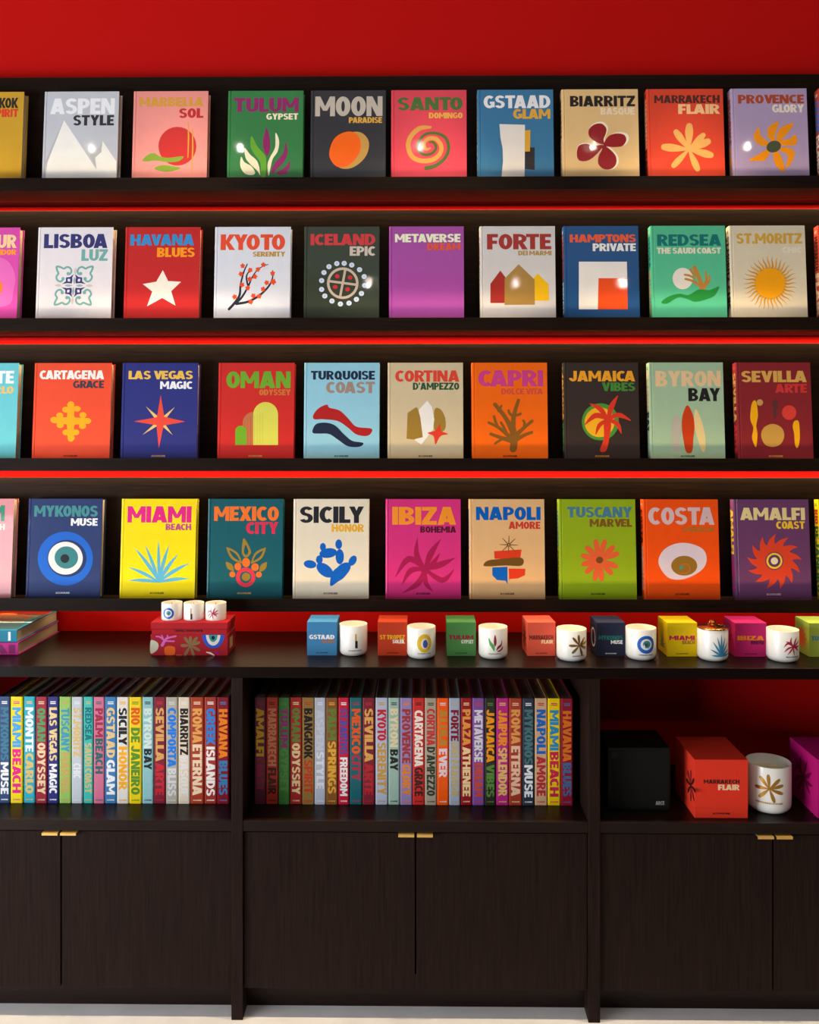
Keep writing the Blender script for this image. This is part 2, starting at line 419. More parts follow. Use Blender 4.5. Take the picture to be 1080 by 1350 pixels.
def spine_print(cov, th, ht, words, top=0.905, fit=None, tag=None):
    """words: [(text, colour, v0, v1)] v measured from the top, 0..1 of the height"""
    fn = spine_fn(th); a0, a1 = 0.16 * th, 0.86 * th
    for i, (txt, c, v0, v1) in enumerate(words):
        z0, z1 = ht * (1 - v0), ht * (1 - v1)
        fs = text_faces(txt, 0, 0, z0 - z1, a1 - a0)
        fs = [([(a0 + q[1], z0 - q[0]) for q in p], c, l) for p, l in fs]
        put('spine_title' if i == 0 else 'spine_subtitle', wind(fs), cov, fn)
    c2 = tag or words[-1][1]
    fs = [([(q[0], q[1]) for q in p], c2, l) for p, l in text_faces('ASSOULINE', .2 * th, .026 * ht, .82 * th, .038 * ht)]
    put('publisher_mark', wind(fs), cov, fn)
    fs = [([(.25 * th, z), (.75 * th, z), (.75 * th, z + .003), (.25 * th, z + .003)], c2, 0) for z in (.948 * ht, .932 * ht)]
    put('author_lines', wind(fs), cov, fn)

ZOFF = BOTZ + 0.0004
ROWN = ['top', 'second', 'third', 'bottom']
ROWPY = [233, 418.7, 604.3, 790]
CREAM, WHITE, BLACK = (238, 228, 205), (236, 234, 232), (38, 36, 38)
def face_book(row, pxl, pxr, bg, label, org, titles, shapes, spine=None, tagc=None):
    yb = YL + YBK
    zb = ledge_z[row] + ZOFF
    x0, x1 = xat(pxl, yb), xat(pxr, yb)
    wd = x1 - x0
    t = thing('book', label, 'book', (x0, yb, zb), (-LEAN, 0, 0), 'face-out books on the %s ledge' % ROWN[row])
    cov = book_cover(wd, BH, BT, bg, t)
    M = Matrix.Translation((x0, yb, zb)) @ Euler((-LEAN, 0, 0)).to_matrix().to_4x4()
    Mi = M.inverted(); o = Mi @ CAMP; Mr = Mi.to_3x3()
    def loc(zx, zy):
        d = Mr @ ray(org[0] + zx / 3.6, org[1] + zy / 3.6)
        k = -o.y / d.y
        return (o.x + d.x * k, o.z + d.z * k)
    for i, (txt, c, a, b, e, f) in enumerate(titles):
        p0 = loc(a, f); p1 = loc(e, b)
        fs = [(p, c, l) for p, l in text_faces(txt, p0[0], p0[1], p1[0], p1[1])]
        put('title' if i == 0 else 'subtitle', wind(fs), cov, front_fn)
    fs = [([loc(*q) for q in p], c, l) for p, c, l in shapes_to_faces(shapes)]
    put('illustration', wind(fs), cov, front_fn)
    tc = tagc or tuple(int(v * .45) for v in bg)
    fs = [(p, tc, l) for p, l in text_faces('ASSOULINE', wd / 2 - .024, .0155, wd / 2 + .024, .0215)]
    put('publisher_mark', wind(fs), cov, front_fn)
    if spine: spine_print(cov, BT, BH, spine)
    return t

ZA, ZB, ZC, ZD = (0, 90), (280, 90), (560, 90), (780, 90)
GOLDC = (205, 150, 55)
# ---- top row
face_book(0, -73, 27.2, (188, 146, 40), 'golden book lettered BANGKOK SPIRIT, before grey ASPEN at the end of the top ledge', ZA,
  [('BANGKOK', (45, 38, 30), -135, 140, 88, 190), ('SPIRIT', (205, 55, 35), -45, 193, 88, 232)], [])
face_book(0, 54.2, 153.6, (184, 188, 198), 'pale grey book lettered ASPEN STYLE with white mountain peaks, top ledge', ZA,
  [('ASPEN', (226, 228, 234), 238, 142, 546, 218), ('STYLE', (45, 45, 50), 347, 222, 542, 272)],
  [('P', (170, 170, 174), [(303, 243), (216, 440), (222, 470), (300, 300)]),
   ('P', (230, 229, 226), [(304, 246), (224, 450), (214, 540), (551, 540), (552, 442), (487, 345), (480, 398), (452, 425), (458, 480)]),
   ('P', (176, 176, 178), [(458, 480), (425, 412), (445, 395), (473, 375), (485, 345), (481, 398), (450, 425)])])
face_book(0, 172.8, 272.2, (224, 140, 134), 'pink book lettered MARBELLA SOL with a red sun and green leaves, top ledge', ZA,
  [('MARBELLA', GOLDC, 662, 138, 966, 182), ('SOL', (182, 40, 44), 850, 190, 966, 236)],
  [('E', (186, 45, 44), 842, 370, 90, 92),
   ('B', (122, 150, 50), [(675, 438), (700, 412), (730, 402), (760, 418), (800, 425), (870, 418), (850, 440), (800, 446), (740, 438), (700, 442)]),
   ('B', (122, 150, 50), [(733, 475), (765, 460), (800, 462), (858, 472), (830, 485), (790, 491), (755, 486)]),
   ('S', (205, 145, 50), [(893, 255, 4), (895, 330, 7), (892, 425, 4)]), ('S', (205, 145, 50), [(913, 285, 4), (915, 380, 7), (909, 492, 4)])])
PUR, GRN, CRM = (140, 36, 100), (100, 165, 45), (236, 228, 196)
face_book(0, 298.6, 398.9, (52, 122, 68), 'green book lettered TULUM GYPSET with purple and cream flames, top ledge', ZB,
  [('TULUM', PUR, 102, 140, 410, 208), ('GYPSET', CRM, 256, 214, 408, 244)],
  [('B', PUR, [(258, 282), (272, 330), (274, 380), (262, 416), (246, 395), (240, 350), (248, 310)]),
   ('B', GRN, [(186, 322), (215, 372), (248, 410), (256, 440), (252, 512), (232, 512), (228, 450), (205, 415), (182, 375)]),
   ('B', CRM, [(153, 378), (180, 410), (215, 445), (228, 508), (212, 485), (180, 455), (158, 425)]),
   ('B', CRM, [(137, 420), (152, 445), (185, 465), (203, 495), (190, 507), (155, 500), (133, 465)]),
   ('B', CRM, [(300, 306), (317, 345), (310, 395), (285, 435), (268, 510), (262, 460), (275, 420), (298, 375)]),
   ('B', PUR, [(348, 350), (357, 400), (340, 445), (305, 480), (282, 505), (285, 470), (310, 435), (338, 400)]),
   ('B', PUR, [(367, 440), (368, 470), (350, 500), (320, 507), (303, 495), (330, 480), (355, 460)])])
face_book(0, 408.6, 508.3, (50, 50, 56), 'charcoal book lettered MOON PARADISE with an orange moon, top ledge', ZB,
  [('MOON', (192, 182, 168), 488, 133, 808, 228), ('PARADISE', (218, 166, 70), 648, 232, 806, 260)],
  [('B', (196, 150, 75), [(562, 425), (600, 330), (668, 302), (715, 310), (743, 350), (735, 405), (700, 450), (650, 476), (600, 470)]),
   ('B', (242, 100, 16), [(555, 400), (575, 340), (615, 308), (665, 302), (700, 335), (703, 385), (680, 430), (640, 465), (595, 468), (565, 440)])], tagc=(180, 140, 60))
sp1 = [(1035, 280, 12), (985, 285, 22), (945, 320, 22), (930, 365, 22), (945, 415, 22), (985, 438, 22), (1040, 436, 22), (1078, 410, 20), (1087, 370, 20), (1062, 336, 20), (1026, 334, 18), (1005, 356, 16), (1014, 384, 14), (1034, 380, 8)]
sp2 = [(1015, 474, 20), (1060, 462, 18), (1105, 425, 15), (1122, 375, 15), (1105, 328, 15), (1060, 308, 14), (1015, 312, 13), (985, 340, 13), (978, 380, 13), (1000, 408, 13), (1040, 405, 13), (1062, 378, 13), (1050, 352, 12), (1030, 352, 8)]
face_book(0, 515.6, 615.6, (214, 68, 84), 'coral red book lettered SANTO DOMINGO with a gold and green spiral, top ledge', ZB,
  [('SANTO', (72, 108, 54), 880, 137, 1188, 200), ('DOMINGO', (226, 166, 72), 1028, 210, 1188, 238)],
  [('S', (205, 150, 70), sp1), ('S', (78, 100, 44), sp2)])
face_book(0, 630, 730.8, (56, 116, 158), 'blue book lettered GSTAAD GLAM with a tall white shape, top ledge', ZC,
  [('GSTAAD', (232, 232, 234), 280, 128, 596, 190), ('GLAM', (220, 165, 58), 420, 193, 596, 240)],
  [('P', (228, 222, 216), [(355, 265), (476, 268), (474, 545), (362, 545), (372, 440), (370, 380), (360, 330)]),
   ('P', (214, 160, 50), [(476, 295), (502, 293), (500, 395), (476, 395)]),
   ('P', (46, 42, 42), [(500, 376), (522, 376), (522, 482), (476, 478), (476, 396), (500, 395)])],
  spine=[('GSTAAD', (220, 165, 60), .1, .53), ('GLAM', WHITE, .55, .9)])
four = [[(848, 362), (805, 345), (780, 320), (780, 290), (805, 267), (840, 263), (862, 285), (860, 310), (850, 335)],
        [(848, 365), (870, 325), (905, 310), (945, 315), (957, 340), (940, 368), (905, 374), (870, 372)],
        [(848, 365), (885, 390), (908, 420), (908, 455), (885, 478), (850, 478), (825, 455), (825, 420), (840, 390)],
        [(848, 365), (815, 410), (775, 438), (735, 438), (722, 410), (730, 370), (765, 358), (800, 368)]]
face_book(0, 742, 843.6, (224, 188, 132), 'sand coloured book lettered BIARRITZ BASQUE with a dark red four-lobed cross, top ledge', ZC,
  [('BIARRITZ', (40, 34, 32), 690, 130, 998, 182), ('BASQUE', (236, 216, 186), 835, 187, 996, 220)],
  [('B', (246, 234, 212), [((x - 840) * 1.06 + 846, (y - 370) * 1.04 + 366) for x, y in f]) for f in four] + [('B', (146, 28, 34), f) for f in four],
  spine=[('BIARRITZ', BLACK, .1, .5), ('BASQUE', (236, 216, 186), .53, .9)])
face_book(0, 855, 956.7, (214, 68, 44), 'orange red book lettered MARRAKECH FLAIR with a gold eight-petal flower, top ledge', ZD,
  [('MARRAKECH', (78, 40, 34), 298, 127, 608, 166), ('FLAIR', (240, 190, 138), 412, 170, 608, 217)],
  [('L', (226, 168, 92), 462, 385, x, y, wd) for x, y, wd in ((464, 275, 38), (402, 303, 34), (345, 374, 38), (390, 462, 30), (503, 478, 32), (566, 412, 36), (552, 348, 38), (530, 318, 30))],
  spine=[('MARRAKECH', (236, 190, 140), .1, .6), ('FLAIR', (70, 36, 32), .62, .88)])
OR = (244, 150, 12)
face_book(0, 967, 1068, (174, 154, 192), 'lilac book lettered PROVENCE GLORY with an orange sunflower, top ledge', ZD,
  [('PROVENCE', (172, 72, 40), 696, 125, 1008, 168), ('GLORY', (234, 224, 212), 858, 171, 1008, 210)],
  [('B', OR, q) for q in ([(835, 370), (800, 365), (775, 345), (770, 315), (795, 280), (805, 320), (840, 350)],
    [(855, 345), (835, 320), (838, 285), (862, 262), (888, 254), (880, 290), (870, 320), (872, 345)],
    [(878, 348), (882, 310), (905, 278), (958, 260), (945, 290), (915, 325), (890, 352)],
    [(893, 362), (905, 340), (940, 335), (965, 314), (975, 335), (970, 362), (930, 368)],
    [(893, 378), (930, 376), (960, 390), (962, 420), (945, 455), (922, 472), (930, 440), (930, 410), (900, 395)],
    [(882, 395), (905, 430), (918, 490), (890, 478), (868, 445), (862, 398)],
    [(850, 395), (820, 438), (780, 440), (745, 438), (790, 410), (815, 395), (838, 382)])] + [('E', (74, 84, 60), 865, 372, 35, 27, -18)],
  spine=[('PROVENCE', (172, 72, 40), .1, .57), ('GLORY', (240, 150, 30), .59, .88)])
face_book(0, 1084, 1186, (196, 66, 38), 'rust book with blue and white spine letters, past lilac PROVENCE on the top ledge', ZD,
  [], [], spine=[('GREEK', (40, 120, 205), .1, .45), ('ISLANDS', (235, 225, 205), .47, .93)])

# ---- second row
ZA, ZB, ZC, ZD = (0, 270), (270, 270), (500, 270), (780, 270)
face_book(1, -79, 21.7, (212, 74, 164), 'magenta book lettered JAIPUR SPLENDOR, before LISBOA at the end of the second ledge', ZA,
  [('JAIPUR', (240, 204, 150), -165, 142, 80, 205), ('SPLENDOR', (244, 152, 34), -100, 212, 78, 238)],
  [('B', (224, 104, 180), [(-160, 470), (-150, 330), (-90, 262), (-20, 246), (40, 270), (70, 330), (66, 400), (30, 480)]), ('E', (242, 130, 40), -6, 392, 18, 32)])
TEAL, NAVY = (112, 168, 162), (54, 56, 112)
lis = []
for sx in (1, -1):
    for sy in (1, -1):
        def q(u, v):       # enlarged drawing of one quarter, mirrored into the four corners
            uu, vv = 535 + sx * (u - 540), 525 + sy * (v - 525)
            return ((65 + (uu - (vv - 525) * .055) / 16.615) * 3.6, (75 + vv / 16.615) * 3.6)
        lis.append(('S', TEAL, [(*q(u, v), 9) for u, v in ((400, 280), (452, 262), (472, 195), (430, 132), (365, 118), (305, 152), (235, 122), (145, 108), (160, 190), (190, 258), (150, 330), (178, 405), (245, 435), (300, 395))]))
        for u, v in ((404, 262), (298, 372)): lis.append(('E', TEAL, *q(u, v), 8, 8))
        lis.append(('P', NAVY, [q(*p) for p in ((528, 268), (497, 350), (506, 400), (497, 478), (390, 470), (278, 492), (362, 430), (362, 345), (450, 335))]))
        lis.append(('P', (226, 220, 226), [q(*p) for p in ((400, 375), (452, 378), (456, 436), (405, 432))]))
def qc(u, v): return ((65 + (u - (v - 525) * .055) / 16.615) * 3.6, (75 + v / 16.615) * 3.6)
for u0, v0, u1, v1 in ((545, 490, 548, 330), (532, 560, 528, 740), (500, 524, 330, 524), (590, 524, 740, 524)):
    lis.append(('L', (160, 172, 170), *qc(u0, v0), *qc(u1, v1), 11, 0, False))
for u0, v0, u1, v1 in ((552, 280, 556, 130), (528, 790, 524, 940), (270, 522, 110, 520), (800, 525, 960, 530)):
    lis.append(('L', (205, 192, 190), *qc(u0, v0), *qc(u1, v1), 13, 0, False))
face_book(1, 45.8, 145.8, (226, 218, 222), 'white book lettered LISBOA LUZ with a teal and navy tile pattern, second ledge', ZA,
  [('LISBOA', NAVY, 208, 138, 512, 206), ('LUZ', TEAL, 386, 211, 512, 266)], lis)
face_book(1, 162, 261.7, (188, 40, 40), 'red book lettered HAVANA BLUES with a white star, second ledge', ZA,
  [('HAVANA', (50, 140, 200), 618, 140, 922, 193), ('BLUES', (244, 150, 30), 745, 203, 925, 248)],
  [('P', (238, 230, 216), [(773, 310), (798, 362), (860, 365), (813, 410), (833, 478), (770, 442), (698, 482), (723, 412), (678, 376), (742, 365)])])
ky = [('S', (40, 40, 56), [(a, b, c * 1.3 + .8) for a, b, c in q]) for q in ([(115, 495, 9), (140, 468, 9), (165, 430, 8), (170, 380, 6), (185, 320, 5), (203, 280, 3)],
  [(145, 468, 8), (175, 440, 7), (205, 390, 6), (230, 335, 4), (262, 300, 3), (302, 282, 2)],
  [(150, 470, 9), (205, 460, 8), (260, 430, 7), (305, 385, 6), (322, 345, 4), (322, 310, 2)], [(205, 385, 6), (198, 340, 5), (215, 310, 3)])]
for x, y in ((180, 290), (172, 328), (216, 310), (252, 307), (278, 285), (238, 341), (214, 353), (177, 380), (204, 395), (142, 437), (322, 325), (325, 366), (294, 370), (277, 400), (231, 432), (258, 434), (218, 461)):
    r = 15 if (x, y) == (325, 366) else 12.5
    ky.append(('B', (228, 78, 36), [(x + r * (1.0 if i % 2 else .72) * math.cos(i * .628 + x), y + r * (1.05 if i % 2 else .72) * math.sin(i * .628 + x)) for i in range(10)]))
face_book(1, 281.1, 382, (214, 216, 226), 'white book lettered KYOTO SERENITY with an orange blossom branch, second ledge', ZB,
  [('KYOTO', (228, 74, 40), 75, 140, 382, 215), ('SERENITY', (184, 140, 48), 228, 222, 382, 246)], ky)
ice = [('R', (198, 178, 160), 655, 372, 75, 63), ('S', (198, 178, 160), [(588, 362, 11), (724, 380, 11)]), ('S', (198, 178, 160), [(668, 304, 11), (642, 440, 11)])]
for x, y in ((629, 339), (690, 345), (619, 390), (678, 401)): ice.append(('E', (204, 44, 52), x, y, 11, 10))
for x, y in ((627, 279), (662, 278), (698, 286), (735, 308), (757, 341), (759, 383), (744, 421), (720, 449), (685, 467), (644, 471), (604, 457), (570, 433), (555, 402), (555, 360), (566, 322), (590, 294)):
    ice.append(('E', (206, 216, 236), x, y, 12.5, 12, 0, 14)); ice.append(('E', (168, 186, 216), x, y, 4, 4, 0, 8))
face_book(1, 400, 499.7, (54, 62, 50), 'dark green book lettered ICELAND EPIC with a dotted ring and cross, second ledge', ZB,
  [('ICELAND', (206, 54, 60), 502, 138, 810, 192), ('EPIC', (206, 190, 176), 688, 197, 810, 242)], ice)
face_book(1, 512.8, 612, (164, 74, 160), 'purple book lettered METAVERSE DREAM on the second ledge', ZC,
  [('METAVERSE', (240, 240, 208), 75, 138, 386, 178), ('DREAM', (226, 84, 40), 228, 182, 386, 216)], [])
face_book(1, 633.3, 733.3, (212, 206, 204), 'pale grey book lettered FORTE DEI MARMI with three beach huts, second ledge', ZC,
  [('FORTE', (164, 46, 40), 512, 138, 816, 212), ('DEI MARMI', (176, 140, 64), 660, 218, 818, 240)],
  [('P', (164, 44, 36), [(575, 312), (600, 345), (600, 466), (528, 466), (528, 375)]),
   ('P', (240, 186, 22), [(752, 326), (803, 375), (806, 455), (730, 456), (730, 352)]),
   ('P', (168, 128, 62), [(662, 282), (738, 355), (739, 474), (595, 475), (596, 350)])],
  spine=[('FORTE', (164, 46, 40), .1, .4), ('DEI MARMI', (176, 140, 64), .42, .9)])
face_book(1, 744.4, 844, (34, 80, 132), 'blue book lettered HAMPTONS PRIVATE with white and orange squares, second ledge', ZD,
  [('HAMPTONS', (236, 90, 42), -103, 140, 210, 178), ('PRIVATE', (236, 234, 230), 6, 183, 210, 220)],
  [('P', (236, 230, 224), [(-60, 270), (168, 270), (172, 496), (-60, 496)]), ('P', (236, 80, 28), [(33, 348), (170, 348), (172, 496), (30, 496)])],
  spine=[('HAMPTONS', (236, 90, 42), .1, .55), ('PRIVATE', WHITE, .57, .9)])
COR = (194, 134, 60)
face_book(1, 860, 959.4, (88, 194, 150), 'mint green book lettered REDSEA THE SAUDI COAST with coral over a wave, second ledge', ZD,
  [('REDSEA', (24, 118, 116), 312, 140, 614, 195), ('THE SAUDI COAST', (236, 228, 206), 310, 203, 614, 232)],
  [('E', (236, 228, 218), 433, 350, 48, 51), ('S', COR, [(528, 402, 26), (512, 350, 20), (488, 298, 20)]), ('S', COR, [(520, 388, 16), (480, 362, 12), (446, 352, 10)]),
   ('S', COR, [(500, 335, 14), (478, 320, 12), (470, 306, 10)]), ('S', COR, [(490, 350, 10), (465, 336, 10), (442, 332, 9)]), ('S', COR, [(532, 398, 16), (545, 360, 13), (542, 322, 10)]), ('S', COR, [(540, 384, 12), (558, 362, 10), (560, 338, 9)]),
   ('B', (38, 142, 60), [(332, 465), (345, 448), (380, 430), (420, 422), (460, 428), (510, 402), (560, 405), (606, 388), (585, 430), (540, 450), (490, 460), (450, 445), (410, 440), (360, 468)])],
  spine=[('REDSEA', (24, 118, 116), .1, .42), ('THE SAUDI COAST', (226, 190, 120), .44, .92)])
sun = []
for i in range(34):
    a = i * 2 * math.pi / 34; pts = []
    for k in range(6):
        t = k / 5; r = 68 + 60 * t; b = a + .035 * math.sin(t * 6.0) / (.6 + t); pts.append((848 + r * math.cos(b), 373 + r * math.sin(b), 10 * (1 - t) + .8))
    sun.append(('S', (240, 160, 22) if i % 2 else (206, 152, 50), pts))
sun.append(('E', (244, 164, 14), 848, 373, 71, 71, 0, 40))
face_book(1, 965, 1065.6, (222, 210, 184), 'cream book lettered ST.MORITZ with a large orange sun, second ledge', ZD,
  [('ST.MORITZ', (218, 168, 66), 688, 135, 998, 185), ('CHIC', (232, 224, 206), 905, 200, 998, 228)], sun,
  spine=[('ST.MORITZ', (60, 50, 40), .1, .56), ('CHIC', (70, 60, 50), .6, .85)])
face_book(1, 1083, 1185, (198, 70, 48), 'red book with dark and cream spine letters, past ST.MORITZ on the second ledge', ZD, [], [],
  spine=[('MARRAKECH', (70, 30, 26), .1, .45), ('FLAIR', (238, 196, 150), .48, .92)])

# ---- third row
ZA, ZB, ZC, ZD = (0, 450), (270, 450), (500, 450), (780, 450)
face_book(2, -80, 20.2, (104, 194, 204), 'turquoise book lettered MONTE CARLO, before CARTAGENA at the end of the third ledge', ZA,
  [('MONTE', (236, 238, 238), -190, 140, 68, 200), ('CARLO', (222, 190, 110), -95, 213, 66, 248)], [('E', (60, 150, 170), -90, 380, 80, 80)])
OG = (248, 166, 24)
car = [('S', OG, [(337, 300, 32), (335, 378, 34), (336, 462, 30)]), ('S', OG, [(254, 374, 28), (336, 378, 34), (418, 378, 28)])]
for x, y in ((336, 302), (312, 324), (366, 320), (338, 458), (314, 432), (360, 432), (256, 372), (284, 352), (286, 398), (416, 378), (394, 350), (392, 402)): car.append(('E', OG, x, y, 17, 14))
car.append(('P', OG, [(300, 375), (337, 340), (374, 378), (337, 415)]))
face_book(2, 41, 144, (234, 78, 48), 'orange red book lettered CARTAGENA GRACE with a yellow cross blossom, third ledge', ZA,
  [('CARTAGENA', (240, 236, 230), 188, 138, 495, 180), ('GRACE', (60, 60, 70), 346, 187, 495, 222)], car)
face_book(2, 158, 259, (46, 50, 122), 'navy book lettered LAS VEGAS MAGIC with a red eight-point star, third ledge', ZA,
  [('LAS VEGAS', (234, 186, 74), 610, 140, 916, 180), ('MAGIC', (236, 236, 238), 760, 190, 914, 226)],
  [('P', (224, 186, 110), [(692, 308), (762, 366), (830, 312), (776, 382), (820, 445), (760, 394), (677, 443), (746, 380)]),
   ('P', (226, 74, 58), [(763, 255), (780, 358), (880, 381), (777, 400), (754, 508), (743, 398), (636, 380), (745, 360)])], tagc=(206, 160, 90))
om = [('A', (186, 112, 70), 180, 285, 335, 492)]
for k in range(7): om.append(('S', (206, 60, 44), [(190 + k * 14, 352 + abs(k - 3) * 7, 1.5), (190 + k * 14, 490, 1.5)]))
om += [('A', (212, 208, 84), 230, 348, 288, 492), ('A', (112, 168, 38), 145, 198, 400, 492)]
for k in range(4): om.append(('S', (186, 180, 70), [(236 + k * 13, 350 - k * 4, 1.5), (236 + k * 13, 488, 1.5)]))
face_book(2, 286, 387, (202, 44, 40), 'red book lettered OMAN ODYSSEY with green arches, third ledge', ZB,
  [('OMAN', (108, 166, 46), 102, 143, 408, 222), ('ODYSSEY', (200, 116, 54), 258, 228, 408, 256)], om, tagc=(210, 150, 90))
face_book(2, 400, 500, (146, 200, 220), 'light blue book lettered TURQUOISE COAST with red and navy wave shapes, third ledge', ZB,
  [('TURQUOISE', (34, 44, 70), 504, 140, 808, 182), ('COAST', (160, 136, 122), 576, 192, 808, 246)],
  [('B', (174, 34, 34), [(515, 350), (540, 318), (580, 300), (592, 315), (640, 328), (680, 365), (720, 405), (793, 415), (775, 448), (720, 442), (680, 410), (630, 378), (560, 370), (520, 370)]),
   ('B', (34, 42, 66), [(512, 420), (530, 392), (575, 386), (620, 400), (660, 440), (700, 472), (752, 482), (735, 500), (680, 498), (630, 465), (590, 440), (540, 438), (515, 436)])])
face_book(2, 511, 611, (210, 190, 154), 'beige book lettered CORTINA D AMPEZZO with white and ochre peaks, third ledge', ZC,
  [('CORTINA', (222, 70, 50), 76, 138, 380, 192), ("D'AMPEZZO", (44, 84, 56), 160, 196, 380, 230)],
  [('B', (160, 124, 50), [(265, 320), (290, 322), (312, 360), (315, 410), (295, 430), (262, 420), (260, 360)]),
   ('P', (238, 232, 226), [(228, 282), (250, 310), (262, 370), (255, 420), (200, 490), (170, 470), (185, 440), (190, 380), (188, 325)]),
   ('P', (160, 124, 50), [(135, 340), (175, 312), (183, 318), (195, 360), (207, 455), (160, 466), (130, 462)]),
   ('B', (222, 62, 42), [(288, 390), (294, 424), (327, 440), (291, 450), (267, 490), (258, 450), (230, 435), (268, 422)])])
CB = (134, 86, 30)
face_book(2, 622.5, 722.8, (244, 104, 16), 'orange book lettered CAPRI DOLCE VITA with brown coral, third ledge', ZC,
  [('CAPRI', (206, 64, 136), 470, 138, 778, 214), ('DOLCE VITA', (214, 78, 60), 580, 224, 776, 252)],
  [('S', CB, q) for q in ([(636, 510, 34), (640, 475, 34), (634, 415, 30)], [(634, 430, 26), (598, 360, 20), (550, 300, 19)], [(634, 420, 26), (640, 350, 20), (661, 280, 15)],
    [(640, 362, 14), (618, 340, 13), (614, 328, 12)], [(645, 352, 14), (668, 346, 12), (672, 342, 10)], [(640, 455, 26), (682, 415, 17), (726, 378, 15)], [(684, 418, 12), (690, 390, 12), (684, 376, 11)],
    [(640, 472, 24), (690, 445, 16), (724, 432, 14)], [(632, 472, 26), (580, 458, 18), (530, 440, 14)], [(588, 462, 12), (560, 478, 12), (550, 486, 10)], [(622, 455, 20), (568, 410, 15), (520, 386, 12)],
    [(566, 412, 12), (552, 380, 12), (545, 356, 12)], [(606, 442, 16), (590, 405, 12), (578, 386, 12)], [(566, 330, 12), (575, 315, 12), (580, 306, 10)])], tagc=(120, 40, 20))
JR = (220, 58, 36)
face_book(2, 744.5, 844, (58, 46, 42), 'dark brown book lettered JAMAICA VIBES with a red palm on a sun, third ledge', ZD,
  [('JAMAICA', (246, 166, 40), -103, 140, 206, 190), ('VIBES', (72, 138, 56), 50, 195, 206, 236)],
  [('E', (76, 146, 54), 42, 382, 88, 88, 0, 36), ('E', (246, 176, 34), 38, 384, 71, 71, 0, 36),
   ('B', JR, [(60, 385), (92, 385), (86, 450), (70, 518), (40, 518), (58, 460)]),
   ('S', JR, [(78, 372, 14), (95, 310, 26), (125, 258, 4)]), ('S', JR, [(78, 368, 14), (130, 350, 24), (187, 376, 4)]), ('S', JR, [(80, 372, 14), (122, 392, 22), (142, 438, 4)]),
   ('S', JR, [(74, 368, 14), (20, 352, 26), (-32, 396, 4)]), ('S', JR, [(74, 368, 14), (40, 320, 24), (-8, 296, 4)]), ('S', JR, [(74, 374, 14), (38, 398, 20), (20, 442, 4)])],
  spine=[('JAMAICA', (246, 166, 40), .1, .58), ('VIBES', (72, 138, 56), .6, .9)], tagc=(190, 130, 70))
face_book(2, 857.8, 956.7, (168, 196, 162), 'sage green book lettered BYRON BAY with three surfboards, third ledge', ZD,
  [('BYRON', (240, 202, 152), 304, 140, 612, 214), ('BAY', (36, 36, 36), 460, 222, 610, 284)],
  [('B', (188, 180, 166), [(405, 345), (425, 395), (422, 450), (414, 518), (390, 518), (380, 450), (382, 390)]),
   ('B', (236, 208, 146), [(497, 322), (520, 370), (538, 440), (540, 512), (524, 520), (500, 450), (487, 390), (488, 345)]),
   ('B', (206, 66, 24), [(455, 303), (480, 345), (489, 400), (484, 460), (477, 524), (449, 524), (435, 460), (428, 400), (434, 345)])],
  spine=[('BYRON', (240, 202, 152), .1, .48), ('BAY', BLACK, .5, .7)])
YB = (248, 176, 22)
face_book(2, 973.6, 1073, (140, 40, 46), 'maroon book lettered SEVILLA ARTE with yellow brush strokes and discs, third ledge', ZD,
  [('SEVILLA', (226, 172, 84), 712, 140, 1020, 194), ('ARTE', (216, 58, 54), 872, 202, 1022, 244)],
  [('B', YB, [(768, 283), (782, 288), (790, 350), (782, 400), (788, 440), (782, 500), (772, 490), (762, 455), (768, 410), (754, 370), (758, 310)]), ('E', (206, 160, 82), 799, 290, 15, 15),
   ('B', (96, 52, 52), [(860, 285), (882, 282), (880, 330), (872, 370), (862, 340)]), ('E', (226, 66, 54), 938, 338, 34, 35), ('B', (206, 156, 72), [(805, 445), (820, 408), (860, 392), (900, 408), (915, 445), (900, 485), (862, 501), (822, 488)]),
   ('B', YB, [(962, 380), (982, 378), (988, 420), (988, 470), (978, 506), (966, 490), (962, 440), (955, 405)])],
  spine=[('SEVILLA', (226, 172, 84), .1, .6), ('ARTE', (216, 58, 54), .62, .92)], tagc=(210, 150, 90))

# ---- bottom row
ZA, ZB, ZC, ZD = (0, 630), (260, 630), (500, 630), (780, 630)
face_book(3, -86, 14, (226, 146, 152), 'pink book lettered PALM BEACH, before MYKONOS at the end of the bottom ledge', ZA,
  [('PALM', (60, 140, 112), -210, 130, 24, 205), ('BEACH', (240, 226, 206), -100, 218, 24, 247)], [('S', (60, 140, 112), [(-160, 520, 16), (-150, 440, 14), (-130, 360, 12)])])
face_book(3, 33, 131.7, (44, 58, 106), 'navy book lettered MYKONOS MUSE with a large blue eye, bottom ledge', ZA,
  [('MYKONOS', (70, 140, 142), 162, 132, 465, 184), ('MUSE', (236, 236, 238), 336, 192, 464, 227)],
  [('E', (30, 100, 200), 310, 383, 131, 128, 0, 48), ('E', (40, 54, 100), 318, 382, 93, 88, 0, 40), ('E', (232, 230, 226), 311, 381, 82, 78, 0, 40), ('E', (58, 128, 132), 315, 378, 56, 53, 0, 36), ('E', (38, 42, 50), 308, 383, 21, 21)], tagc=(210, 214, 220))
face_book(3, 157, 256.4, (248, 220, 8), 'bright yellow book lettered MIAMI BEACH with a blue agave, bottom ledge', ZA,
  [('MIAMI', (230, 38, 130), 605, 135, 910, 212), ('BEACH', (190, 72, 128), 786, 218, 908, 248)],
  [('L', (92, 176, 206), 755, 496, x, y, wd, b, False) for x, y, wd, b in ((608, 424, 16, 6), (638, 332, 17, 6), (688, 316, 16, 3), (752, 296, 15, 0), (803, 318, 17, -4), (846, 362, 18, -6), (902, 405, 18, -8), (608, 488, 16, 6), (898, 479, 17, -6))])
GM = (158, 124, 44)
